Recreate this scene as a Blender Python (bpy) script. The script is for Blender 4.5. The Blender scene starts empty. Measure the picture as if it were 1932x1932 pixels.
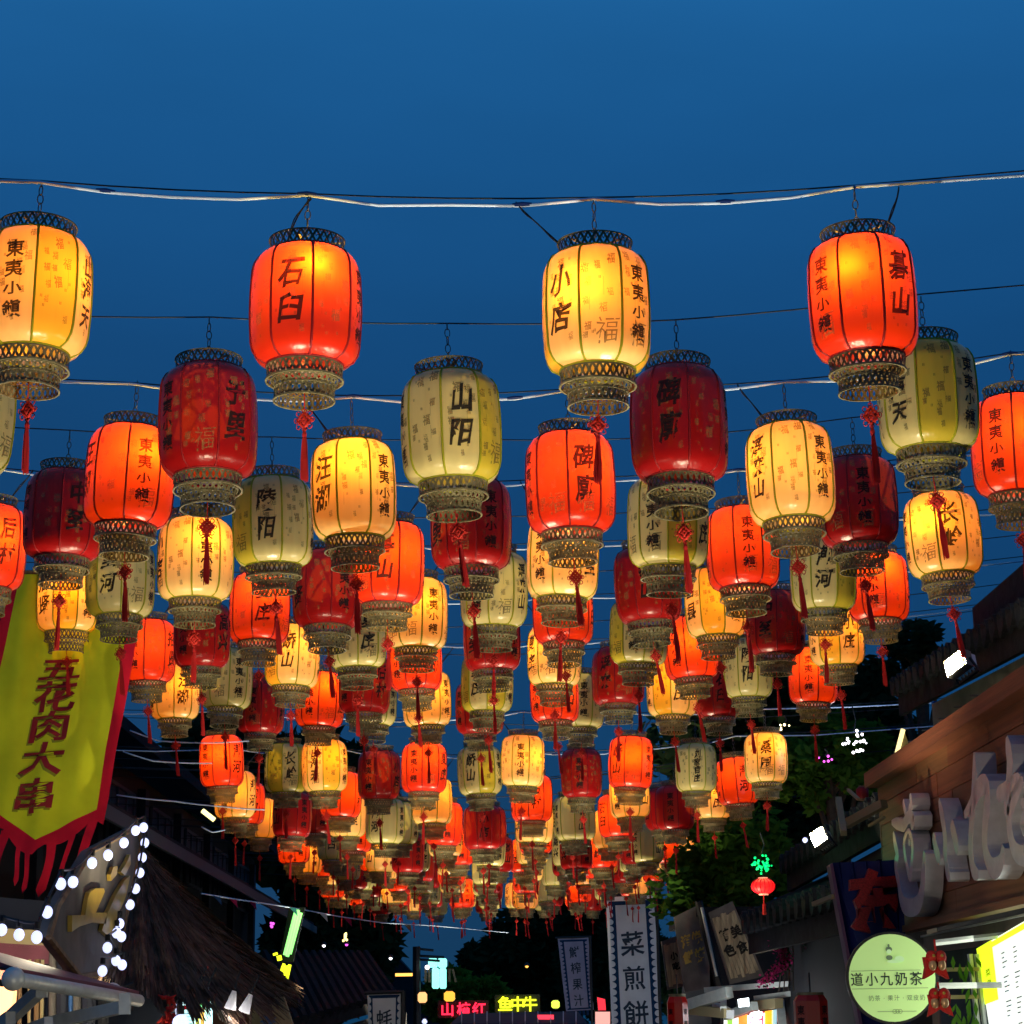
import bpy, math, random
from mathutils import Vector, Matrix, Euler, noise
random.seed(7)
SC = bpy.context.scene
COL = SC.collection
RAD = math.radians

# ------------------------------------------------------------------ camera
W = 1932.0                      # working picture units of my measurements
F = 1.95 * W
EYE = Vector((0, 0, 1.6))
YAW, PITCH, ROLL = RAD(0.81), RAD(14.5), RAD(0.84)
fwd = Vector((math.sin(YAW) * math.cos(PITCH), math.cos(YAW) * math.cos(PITCH), math.sin(PITCH)))
r0 = Vector((math.cos(YAW), -math.sin(YAW), 0))
u0 = r0.cross(fwd)
cup = u0 * math.cos(ROLL) + r0 * math.sin(ROLL)
crt = r0 * math.cos(ROLL) - u0 * math.sin(ROLL)
cd = bpy.data.cameras.new("camera")
cam = bpy.data.objects.new("camera", cd)
COL.objects.link(cam)
cd.sensor_width = 36
cd.lens = 1.95 * 36
cd.clip_end = 2000
cd.clip_start = 0.05
cam.matrix_world = Matrix((
    (crt.x, cup.x, -fwd.x, EYE.x), (crt.y, cup.y, -fwd.y, EYE.y),
    (crt.z, cup.z, -fwd.z, EYE.z), (0, 0, 0, 1)))
SC.camera = cam

def ray(x, y):
    return fwd + crt * ((x - 966) / F) + cup * ((966 - y) / F)
def AT(x, y, Y):                # point seen at x,y that stands at street distance Y
    r = ray(x, y); return EYE + r * (Y / r.y)
def ATX(x, y, X):               # point seen at x,y on the plane at lateral distance X
    r = ray(x, y); return EYE + r * (X / r.x)
def ATD(x, y, d):
    return EYE + ray(x, y) * d
def PROJ(p):
    d = Vector(p) - EYE; z = d.dot(fwd)
    return 966 + F * d.dot(crt) / z, 966 - F * d.dot(cup) / z

# ------------------------------------------------------------------ world (dusk)
wd = bpy.data.worlds.new("World"); SC.world = wd; wd.use_nodes = True
nt = wd.node_tree; bg = nt.nodes["Background"]
sky = nt.nodes.new("ShaderNodeTexSky"); sky.sky_type = "NISHITA"; sky.sun_disc = False
sky.sun_elevation = RAD(-4); sky.sun_rotation = RAD(-60)
tc = nt.nodes.new("ShaderNodeTexCoord"); sep = nt.nodes.new("ShaderNodeSeparateXYZ")
nt.links.new(tc.outputs["Generated"], sep.inputs[0])
rmp = nt.nodes.new("ShaderNodeValToRGB")
nt.links.new(sep.outputs["Z"], rmp.inputs[0])
stops = [(0.0, (.0035, .042, .105)), (0.10, (.0032, .044, .125)), (0.22, (.0035, .046, .142)),
         (0.33, (.0052, .062, .190)), (0.42, (.0080, .090, .265)), (0.52, (.0125, .125, .345)), (1.0, (.014, .14, .37))]
el = rmp.color_ramp.elements
el[0].position, el[0].color = stops[0][0], (*stops[0][1], 1)
el[1].position, el[1].color = stops[-1][0], (*stops[-1][1], 1)
for p, c in stops[1:-1]:
    e = el.new(p); e.color = (*c, 1)
sc1 = nt.nodes.new("ShaderNodeVectorMath"); sc1.operation = "SCALE"; sc1.inputs[3].default_value = 0.05
nt.links.new(sky.outputs[0], sc1.inputs[0])
ad = nt.nodes.new("ShaderNodeVectorMath"); ad.operation = "ADD"
nt.links.new(rmp.outputs[0], ad.inputs[0]); nt.links.new(sc1.outputs[0], ad.inputs[1])
cn = nt.nodes.new("ShaderNodeTexNoise"); cn.inputs["Scale"].default_value = 2.2; cn.inputs["Detail"].default_value = 5
cmap = nt.nodes.new("ShaderNodeMapping"); cmap.inputs["Scale"].default_value = (1, 1, 3.5)
nt.links.new(tc.outputs["Generated"], cmap.inputs[0]); nt.links.new(cmap.outputs[0], cn.inputs["Vector"])
cr = nt.nodes.new("ShaderNodeMapRange"); cr.inputs[1].default_value = .3; cr.inputs[2].default_value = .7
cr.inputs[3].default_value = .90; cr.inputs[4].default_value = 1.10
nt.links.new(cn.outputs[0], cr.inputs[0])
cv = nt.nodes.new("ShaderNodeVectorMath"); cv.operation = "SCALE"
nt.links.new(ad.outputs[0], cv.inputs[0]); nt.links.new(cr.outputs[0], cv.inputs[3])
nt.links.new(cv.outputs[0], bg.inputs[0]); bg.inputs[1].default_value = 1.0

sl = bpy.data.lights.new("sun", "SUN"); sl.energy = 0.02; sl.angle = RAD(20); sl.color = (.6, .75, 1)
so = bpy.data.objects.new("sun", sl); so.rotation_euler = (RAD(60), 0, RAD(60)); COL.objects.link(so)

SC.view_settings.view_transform = "Standard"; SC.view_settings.look = "None"
SC.view_settings.exposure = 0; SC.view_settings.gamma = 1
SC.view_settings.use_curve_mapping = False
SC.render.engine = "CYCLES"
cy = SC.cycles
cy.use_denoising = True
try:
    cy.denoiser = "OPENIMAGEDENOISE"; cy.denoising_input_passes = "RGB_ALBEDO_NORMAL"
except Exception:
    pass
cy.max_bounces = 6; cy.diffuse_bounces = 4; cy.glossy_bounces = 2; cy.transmission_bounces = 4
cy.transparent_max_bounces = 16; cy.caustics_reflective = False; cy.caustics_refractive = False
cy.sample_clamp_indirect = 4.0

# ------------------------------------------------------------------ materials
MATS = {}
def mat(name, col, rough=.6, trans=0.0, tcol=None, alpha=1.0, emit=0.0, ecol=None, metal=0.0,
        noise_amt=0.0, nscale=6.0, spec=.3, bump=0.0, bscale=40.0, stretch=(1, 1, 1), gloss=0.0):
    """procedural material; trans>0 is thin translucent cloth or paper"""
    m = bpy.data.materials.new(name); MATS[name] = m; m.use_nodes = True
    n = m.node_tree; n.nodes.clear(); L = n.links.new
    out = n.nodes.new("ShaderNodeOutputMaterial")
    tco = n.nodes.new("ShaderNodeTexCoord")
    mp = n.nodes.new("ShaderNodeMapping"); mp.inputs["Scale"].default_value = stretch
    L(tco.outputs["Object"], mp.inputs[0])
    cs = n.nodes.new("ShaderNodeRGB"); cs.outputs[0].default_value = (*col, 1)
    csock = cs.outputs[0]
    if noise_amt:
        nz = n.nodes.new("ShaderNodeTexNoise"); nz.inputs["Scale"].default_value = nscale
        nz.inputs["Detail"].default_value = 6
        L(mp.outputs[0], nz.inputs["Vector"])
        mr = n.nodes.new("ShaderNodeMapRange")
        mr.inputs[1].default_value = .3; mr.inputs[2].default_value = .7
        mr.inputs[3].default_value = 1 - noise_amt; mr.inputs[4].default_value = 1 + noise_amt
        L(nz.outputs[0], mr.inputs[0])
        vm = n.nodes.new("ShaderNodeVectorMath"); vm.operation = "SCALE"
        L(csock, vm.inputs[0]); L(mr.outputs[0], vm.inputs[3]); csock = vm.outputs[0]
    nrm = None
    if bump:
        nb = n.nodes.new("ShaderNodeTexNoise"); nb.inputs["Scale"].default_value = bscale
        nb.inputs["Detail"].default_value = 4
        L(mp.outputs[0], nb.inputs["Vector"])
        bp = n.nodes.new("ShaderNodeBump"); bp.inputs["Strength"].default_value = bump
        bp.inputs["Distance"].default_value = .01
        L(nb.outputs[0], bp.inputs["Height"]); nrm = bp.outputs[0]
    if trans > 0:
        d = n.nodes.new("ShaderNodeBsdfDiffuse"); t = n.nodes.new("ShaderNodeBsdfTranslucent")
        L(csock, d.inputs[0])
        if tcol:
            t.inputs[0].default_value = (*tcol, 1)
        else:
            L(csock, t.inputs[0])
        if nrm: L(nrm, d.inputs["Normal"])
        mx = n.nodes.new("ShaderNodeMixShader"); mx.inputs[0].default_value = trans
        L(d.outputs[0], mx.inputs[1]); L(t.outputs[0], mx.inputs[2]); sh = mx.outputs[0]
        if gloss:
            g = n.nodes.new("ShaderNodeBsdfGlossy"); g.inputs["Roughness"].default_value = rough
            if nrm: L(nrm, g.inputs["Normal"])
            fr = n.nodes.new("ShaderNodeFresnel"); fr.inputs[0].default_value = 1.45
            ml = n.nodes.new("ShaderNodeMath"); ml.operation = "MULTIPLY"; ml.inputs[1].default_value = gloss
            L(fr.outputs[0], ml.inputs[0])
            m2 = n.nodes.new("ShaderNodeMixShader"); L(ml.outputs[0], m2.inputs[0])
            L(sh, m2.inputs[1]); L(g.outputs[0], m2.inputs[2]); sh = m2.outputs[0]
    else:
        p = n.nodes.new("ShaderNodeBsdfPrincipled"); L(csock, p.inputs["Base Color"])
        p.inputs["Roughness"].default_value = rough; p.inputs["Metallic"].default_value = metal
        p.inputs["Specular IOR Level"].default_value = spec
        if nrm: L(nrm, p.inputs["Normal"])
        if emit:
            p.inputs["Emission Color"].default_value = (*(ecol or col), 1)
            p.inputs["Emission Strength"].default_value = emit
        sh = p.outputs[0]
    if alpha < 1:
        tr = n.nodes.new("ShaderNodeBsdfTransparent")
        ma = n.nodes.new("ShaderNodeMixShader"); ma.inputs[0].default_value = alpha
        L(tr.outputs[0], ma.inputs[1]); L(sh, ma.inputs[2]); sh = ma.outputs[0]
    L(sh, out.inputs[0])
    return m

SILK_RED = mat("red_silk", (.58, .010, .012), .28, .50, (.68, .056, .004), noise_amt=.06, nscale=30, stretch=(1, 1, .05), gloss=.9, bump=.45, bscale=26)
SILK_CREAM = mat("cream_silk", (.90, .77, .33), .28, .50, (.88, .60, .055), noise_amt=.09, nscale=22, stretch=(1, 1, .05), gloss=.9, bump=.45, bscale=26)
SILK_YELLOW = mat("yellow_silk", (.80, .63, .06), .28, .50, (.86, .50, .010), noise_amt=.05, nscale=30, stretch=(1, 1, .05), gloss=.9, bump=.45, bscale=26)
PIPE_RED = mat("dark_red_piping", (.26, .006, .008), .6)
PIPE_GREEN = mat("olive_piping", (.42, .42, .03), .7, .35, bump=.5, bscale=400)
LATTICE = mat("weathered_lattice", (.15, .13, .065), .5, noise_amt=.5, nscale=25, bump=.3, bscale=120)
TASSEL = mat("red_thread", (.40, .010, .010), .8, noise_amt=.25, nscale=60, stretch=(1, 1, .1))
KNOT = mat("red_cord", (.44, .016, .010), .7, noise_amt=.2, nscale=80)
STEEL = mat("chain_steel", (.10, .11, .12), .5, metal=.5)
INK = mat("black_ink", (.006, .005, .005), .7, alpha=.92)
INK_RED = mat("black_ink_on_red", (.012, .004, .004), .7, alpha=.90)
GOLDPRINT = mat("gold_print", (.44, .24, .08), .5, alpha=.42)
GREYPRINT = mat("brown_print", (.12, .08, .035), .7, alpha=.58)
BULB = mat("glowing_bulb", (1, .6, .2), .5, emit=20, ecol=(1, .52, .12), alpha=.25)
WIRE = mat("black_wire", (.012, .014, .02), .5)
WHITECABLE = mat("white_cable", (.45, .58, .80), .5)
BLUETAPE = mat("blue_tape", (.01, .03, .16), .4)

# ------------------------------------------------------------------ mesh building
class MB:
    def __init__(s): s.v = []; s.f = []
    def add(s, vs, fs):
        b = len(s.v); s.v += [tuple(p) for p in vs]; s.f += [tuple(b + i for i in f) for f in fs]; return s
    def box(s, c, d, rot=None):
        c = Vector(c); h = Vector(d) / 2; vs = []
        for z in (-1, 1):
            for x, y in ((-1, -1), (1, -1), (1, 1), (-1, 1)):
                p = Vector((x * h.x, y * h.y, z * h.z))
                if rot: p = rot @ p
                vs.append(c + p)
        return s.add(vs, [(3, 2, 1, 0), (4, 5, 6, 7), (0, 1, 5, 4), (1, 2, 6, 5), (2, 3, 7, 6), (3, 0, 4, 7)])
    def tube(s, pts, r, n=6, caps=True, flat=1.0):
        pts = [Vector(p) for p in pts]; rs = r if isinstance(r, (list, tuple)) else [r] * len(pts)
        vs = []; up = Vector((0, 0, 1))
        t0 = (pts[1] - pts[0]).normalized()
        if abs(t0.dot(up)) > .95: up = Vector((0, 1, 0))
        a = t0.cross(up).normalized()
        for i, p in enumerate(pts):
            t = (pts[min(i + 1, len(pts) - 1)] - pts[max(i - 1, 0)])
            if t.length < 1e-9: t = t0
            t.normalize(); a = (a - t * a.dot(t)).normalized(); b = t.cross(a)
            for k in range(n):
                w = 2 * math.pi * k / n
                vs.append(p + a * (math.cos(w) * rs[i]) + b * (math.sin(w) * rs[i] * flat))
        fs = []
        for i in range(len(pts) - 1):
            for k in range(n):
                k2 = (k + 1) % n
                fs.append((i * n + k, i * n + k2, (i + 1) * n + k2, (i + 1) * n + k))
        if caps:
            fs.append(tuple(range(n - 1, -1, -1))); fs.append(tuple((len(pts) - 1) * n + k for k in range(n)))
        return s.add(vs, fs)
    def lathe(s, prof, n=24, c=(0, 0, 0), close=False):
        c = Vector(c); vs = []
        for r, z in prof:
            for k in range(n):
                w = 2 * math.pi * k / n; vs.append(c + Vector((r * math.cos(w), r * math.sin(w), z)))
        fs = []; m = len(prof)
        for i in range(m if close else m - 1):
            j = (i + 1) % m
            for k in range(n):
                k2 = (k + 1) % n; fs.append((i * n + k, i * n + k2, j * n + k2, j * n + k))
        return s.add(vs, fs)
    def ring(s, r, z, tr, n=28, m=4, h=None):
        h = h or tr
        prof = [(r + tr * math.cos(2 * math.pi * k / m + .785), z + h * math.sin(2 * math.pi * k / m + .785)) for k in range(m)]
        return s.lathe(prof, n, close=True)
    def sphere(s, c, r, n=10, m=6, sz=1.0):
        prof = [(r * math.sin(math.pi * i / m), -r * sz * math.cos(math.pi * i / m)) for i in range(m + 1)]
        return s.lathe(prof, n, c)
    def prism(s, poly, ex):             # polygon of 3d points extruded by vector ex
        poly = [Vector(p) for p in poly]; ex = Vector(ex); n = len(poly)
        vs = poly + [p + ex for p in poly]
        fs = [tuple(range(n)), tuple(range(2 * n - 1, n - 1, -1))]
        fs += [(i, n + i, n + (i + 1) % n, (i + 1) % n) for i in range(n)]
        return s.add(vs, fs)
    def quad(s, a, b, c, d): return s.add([a, b, c, d], [(0, 1, 2, 3)])
    def mesh(s, name, mt, smooth=False):
        me = bpy.data.meshes.new(name); me.from_pydata(s.v, [], s.f); me.update()
        if mt: me.materials.append(mt)
        if smooth: me.polygons.foreach_set("use_smooth", [True] * len(me.polygons))
        return me
    def build(s, name, mt, parent=None, smooth=False, **kw):
        return link(name, s.mesh(name, mt, smooth), parent, **kw)

def link(name, me, parent=None, loc=None, rot=None, label=None, kind=None):
    o = bpy.data.objects.new(name, me); COL.objects.link(o)
    if parent is not None: o.parent = parent
    if loc is not None: o.location = loc
    if rot is not None: o.rotation_euler = rot
    if label: o["label"] = label
    if kind: o["kind"] = kind
    return o
def tag(o, label, cat, group=None):
    o["label"] = label; o["category"] = cat
    if group: o["group"] = group
    return o
def thing(name, label, cat, loc=(0, 0, 0), rot=(0, 0, 0), group=None):
    o = bpy.data.objects.new(name, None); COL.objects.link(o)
    o.location = loc; o.rotation_euler = rot; o.empty_display_size = .1
    return tag(o, label, cat, group)

GL = {}
def glyph(ch, off=.012):
    k = (ch, off)
    if k not in GL:
        c = bpy.data.curves.new("writing", "FONT"); c.body = ch; c.resolution_u = 2; c.offset = off
        o = bpy.data.objects.new("writing", c); COL.objects.link(o)
        bpy.context.view_layer.update()
        m = bpy.data.meshes.new_from_object(o.evaluated_get(bpy.context.evaluated_depsgraph_get()))
        xs = [v.co.x for v in m.vertices] or [0]; ys = [v.co.y for v in m.vertices] or [0]
        cx = (min(xs) + max(xs)) / 2 if ord(ch) < 0x2e80 else .5
        vs = [(v.co.x - cx, v.co.y - .38) for v in m.vertices]
        GL[k] = (vs, [tuple(p.vertices) for p in m.polygons])
        bpy.data.objects.remove(o); bpy.data.curves.remove(c); bpy.data.meshes.remove(m)
    return GL[k]
def brush(vs, seed=0, amt=.05, slant=.0):        # hand written look: warp the glyph outline
    out = []
    for x, y in vs:
        n = noise.noise_vector(Vector((x * 1.7 + seed * 3.1, y * 1.7 - seed, seed * .37)))
        n2 = noise.noise_vector(Vector((x * 5 + seed, y * 5 + seed * 2, 1.3)))
        out.append((x + n.x * amt + n2.x * amt * .35 + slant * y, y + n.y * amt + n2.y * amt * .35 + .06 * x))
    return out
def put_glyph(mb, ch, fn, cx, cy, sx, sy=None, off=.012, warp=0.0, seed=0, slant=0.0, depth=None):
    """place a glyph by fn(u,v)->point; depth = extrusion vector"""
    vs, fs = glyph(ch, off); sy = sy or sx
    if warp or slant: vs = brush(vs, seed, warp, slant)
    P = [Vector(fn(cx + x * sx, cy + y * sy)) for x, y in vs]
    if depth is None:
        mb.add(P, fs); return
    d = Vector(depth); n = len(P)
    cnt = {}
    for f in fs:
        for i in range(len(f)):
            a, b = f[i], f[(i + 1) % len(f)]; cnt[(a, b)] = 1
    sides = [(a, b, b + n, a + n) for (a, b) in cnt if (b, a) not in cnt]
    mb.add(P + [p - d for p in P], list(fs) + sides)

# ------------------------------------------------------------------ lantern
HH = .275                        # half height of the silk body
def rad(z):
    t = min(1, abs(z) / HH)
    if t < .56: return .252 - .006 * (t / .56) ** 2
    q = (t - .56) / .44
    return .172 + (.246 - .172) * (1 - q ** 2.3) ** .62
C8 = math.cos(math.pi / 8); S8 = math.sin(math.pi / 8)
def facet(u, z, off=0.0, R=None):          # u lateral on the panel, panel looks to -Y
    R = R or rad(z); a = R * S8
    u2 = max(-1.0, min(1.0, u / a))
    d = R * C8 + .016 * (1 - u2 * u2) + off
    return Vector((max(-a, min(a, u)), -d, z))
def panel_mesh(mt):
    mb = MB(); nc, nr = 6, 18; vs = []
    for j in range(nr + 1):
        t = -1 + 2 * j / nr; z = HH * math.sin(t * math.pi / 2) * .35 + HH * t * .65
        R = rad(z)
        for i in range(nc + 1):
            vs.append(facet(R * S8 * (-1 + 2 * i / nc), z, 0, R))
    fs = [(j * (nc + 1) + i, j * (nc + 1) + i + 1, (j + 1) * (nc + 1) + i + 1, (j + 1) * (nc + 1) + i) for j in range(nr) for i in range(nc)]
    mb.add(vs, fs); return mb.mesh("panel", mt, True)
PANEL = {"R": panel_mesh(SILK_RED), "C": panel_mesh(SILK_CREAM), "Y": panel_mesh(SILK_YELLOW)}

def shade_mesh(kind):
    mb = MB(); pm = PANEL[kind]
    for k in range(8):
        M = Matrix.Rotation(k * math.pi / 4, 3, "Z")
        mb.add([M @ v.co for v in pm.vertices], [tuple(p.vertices) for p in pm.polygons])
    return mb.mesh("silk_shade", {"R": SILK_RED, "C": SILK_CREAM, "Y": SILK_YELLOW}[kind], True)
SHADE = {k: shade_mesh(k) for k in "RCY"}

LET = {}
def lettering_mesh(text, dark):
    k = (text, dark)
    if k in LET: return LET[k]
    mb = MB(); fn = lambda u, z: facet(u, z, .003)
    if text == "東夷小鎭":
        for i, ch in enumerate(text):
            put_glyph(mb, ch, fn, 0, (.135, .040, -.052, -.150)[i], .086, .083 if i != 2 else .062, .026, .03, 3)
    else:
        n = len(text); sz = {1: .13, 2: .142, 3: .112, 4: .090}[n]
        zz = {1: [0], 2: [.10, -.075], 3: [.13, .015, -.11], 4: [.14, .045, -.05, -.145]}[n]
        for i, ch in enumerate(text):
            sd = sum(map(ord, text)) % 17 + i
            put_glyph(mb, ch, fn, random.Random(sd).uniform(-.008, .008), zz[i], sz * .86, sz * 1.05, .026, .085, sd, .14)
    LET[k] = mb.mesh("lettering", INK_RED if dark else INK); return LET[k]

PRINT = {"R": [], "C": []}
for kind, mt in (("R", GOLDPRINT), ("C", GREYPRINT)):
    for var in range(6):
        rr = random.Random(100 + var); mb = MB(); used = []
        fn = lambda u, z: facet(u, z, .0015)
        if var in (1, 4):
            cx, cz = rr.uniform(-.03, .03), rr.choice((-.15, -.1, .05)); put_glyph(mb, "福", fn, cx, cz, .115, .13, -.006, .08, var, .15); used.append((cx, cz, .075))
        if var == 3:
            pass
        for q in range(60):
            x, z = rr.uniform(-.072, .072), rr.uniform(-.235, .235); s = rr.choice((.030, .036, .042, .050))
            if any(abs(x - a) < (s * .5 + b) * .9 and abs(z - c) < (s * .5 + b) for a, c, b in used): continue
            used.append((x, z, s * .55))
            if len(used) > 10: break
            put_glyph(mb, "福", fn, x, z, s * rr.uniform(.6, .95), s * 1.15, rr.choice((-.004, .01, .02)), .10, q, rr.uniform(-.2, .2))
        for q in range(6):
            x, z = rr.uniform(-.07, .07), rr.uniform(-.2, .2)
            for dx in (-.0045, .0015):
                mb.quad(fn(x + dx, z), fn(x + dx + .003, z), fn(x + dx + .003, z + .014), fn(x + dx, z + .014))
        for q in range(2):
            x, z = rr.uniform(-.06, .06), rr.uniform(-.15, .02); h = rr.uniform(.06, .12)
            mb.quad(fn(x, z), fn(x + .0013, z), fn(x + .0013, z + h), fn(x, z + h))
        PRINT[kind].append(mb.mesh("printed_pattern", mt))

def piping_mesh(mt):
    mb = MB()
    for k in range(8):
        a = math.pi / 8 + k * math.pi / 4; pts = []
        for j in range(15):
            t = -1 + 2 * j / 14; z = HH * math.sin(t * math.pi / 2) * .35 + HH * t * .65; R = rad(z) + .001
            pts.append((R * math.sin(a), -R * math.cos(a), z))
        mb.tube(pts, .0062, 5)
    for z in (-HH, HH): mb.ring(.171, z, .008, 32, 5)
    return mb.mesh("piping", mt, True)
PIPING = {"R": piping_mesh(PIPE_RED), "C": piping_mesh(PIPE_GREEN)}

def lattice(mb, r0, z0, r1, z1, n=30, wdt=.0062):
    """open diamond lattice between two hoops, with a small boss in each diamond"""
    def P(a, t, dr=0): r = r0 + (r1 - r0) * t + dr; return Vector((r * math.cos(a), r * math.sin(a), z0 + (z1 - z0) * t))
    st = 2 * math.pi / n; da = wdt / max(r0, r1)
    for k in range(n):
        for sg in (1, -1):
            vs = []
            for j in range(4):
                t = j / 3; a = k * st + sg * t * st * 1.0
                vs += [P(a - da, t, .001 * sg), P(a + da, t, .001 * sg)]
            mb.add(vs, [(2 * j, 2 * j + 1, 2 * j + 3, 2 * j + 2) for j in range(3)])
        a = (k + .5) * st
        for t in (0.5,):
            c = [P(a + da * 1.7 * x, t + .09 * y, .0015) for x, y in ((-1, 0), (0, -1), (1, 0), (0, 1))]
            mb.add(c, [(0, 1, 2, 3)])
def top_collar_mesh():
    mb = MB(); lattice(mb, .166, HH, .170, HH + .062, 30)
    lattice(mb, .166, HH + .031, .170, HH + .062, 60, .002)
    mb.ring(.172, HH + .064, .0045, 36, 4); mb.ring(.167, HH + .004, .004, 32, 4)
    mb.box((0, 0, HH + .045), (.33, .012, .006)); mb.box((0, 0, HH + .045), (.012, .33, .006))
    return mb.mesh("top_collar", LATTICE)
def bottom_collar_mesh():
    mb = MB(); lattice(mb, .172, -HH - .006, .170, -HH - .072, 34)
    mb.ring(.172, -HH - .010, .004, 32, 4); mb.ring(.173, -HH - .074, .0065, 36, 4)
    return mb.mesh("bottom_collar", LATTICE)
def base_mesh():                 # lower, narrower basket under the collar
    mb = MB(); z = -HH - .072
    lattice(mb, .152, z, .136, z - .036, 30); lattice(mb, .136, z - .036, .136, z - .095, 30)
    mb.ring(.150, z, .005, 32, 4); mb.ring(.137, z - .038, .005, 32, 4); mb.ring(.137, z - .097, .0055, 32, 4)
    for a in range(4):
        w = a * math.pi / 2 + .4
        mb.box((.162 * math.cos(w), .162 * math.sin(w), z), (.03, .008, .006), Matrix.Rotation(w, 3, "Z"))
    mb.box((0, 0, z - .01), (.27, .010, .005)); mb.box((0, 0, z - .01), (.010, .27, .005))
    return mb.mesh("base_basket", LATTICE)
def chain_mesh():
    mb = MB()
    def oval(z, rot):
        pts = []
        for k in range(13):
            w = 2 * math.pi * k / 12; p = Vector((.013 * math.cos(w), 0, .024 * math.sin(w)))
            pts.append(Matrix.Rotation(rot, 3, "Z") @ p + Vector((0, 0, z)))
        mb.tube(pts, .0027, 4, False)
    mb.tube([(0, 0, .32), (0, 0, .372)], .003, 4)
    oval(.392, 1.5); oval(.434, .2); oval(.476, 1.4); oval(.518, .3)
    mb.tube([(0, 0, .535), (0, 0, .572)], .0035, 4)
    return mb.mesh("chain", STEEL, True)
TOPC, BOTC, BASE, CHAIN = top_collar_mesh(), bottom_collar_mesh(), base_mesh(), chain_mesh()

def knot_mesh(seed, lo=False):    # hanging cord and knot; origin at the top of the cord
    mb = MB(); rr = random.Random(seed)
    mb.tube([(0, 0, 0), (0, 0, -.13)], .003, 4)
    N = 4
    for i in range(N):            # woven diamond
        s = (i - (N - 1) / 2) * .017
        for sg in (1, -1):
            d = Vector((1, 0, sg)).normalized(); o = Vector((-sg * s, 0.004 * (1 if i % 2 else -1), s)) * 1.0
            c = Vector((0, 0, -.165)) + Vector((1, 0, -sg)).normalized() * s
            mb.tube([c - d * .034 + Vector((0, .004, 0)), c + Vector((0, -.005, 0)), c + d * .034 + Vector((0, .004, 0))], .0075, 5)
    if not lo:
        for q in range(8):
            a = q * math.pi / 4; c = Vector((math.cos(a) * .044, 0, -.165 + math.sin(a) * .044)); pts = []
            for k in range(9):
                w = 2 * math.pi * k / 8; pts.append(c + Vector((.012 * math.cos(w), .006 * math.sin(w * 2), .012 * math.sin(w))))
            mb.tube(pts, .003, 4, False)
    mb.tube([(0, 0, -.20), (0, 0, -.225)], [.005, .008], 6)
    return mb.mesh("knot", KNOT, True)
def tassel_mesh(seed, lo=False):
    mb = MB(); rr = random.Random(seed)
    mb.tube([(0, 0, -.222), (0, 0, -.235), (0, 0, -.25)], [.009, .013, .011], 8)
    for q in range(10 if lo else 34):
        a = rr.uniform(0, 6.283); r = rr.uniform(.2, 1)
        x, y = math.cos(a) * r, math.sin(a) * r; L = rr.uniform(.195, .225)
        sw = rr.uniform(-.004, .004)
        pts = [(x * .008, y * .008, -.24), (x * .014, y * .014, -.29), (x * .019 + sw, y * .019, -.36), (x * .021, y * .021 + sw, -.24 - L)]
        mb.tube(pts, .0048 if lo else .0030, 3)
    return mb.mesh("tassel", TASSEL)
KNOTS = [knot_mesh(i) for i in range(3)]; KNOT_LO = knot_mesh(9, True)
TASSELS = [tassel_mesh(i) for i in range(3)]; TASSEL_LO = tassel_mesh(9, True)
_b = MB(); _b.tube([(0, 0, .04), (0, 0, .075)], .012, 8); BULB_SOCKET = _b.mesh("bulb_socket", WIRE)
_b = MB(); _b.sphere((0, 0, 0), .028, 10, 7, 1.25); BULB_M = _b.mesh("bulb", BULB, True)

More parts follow.
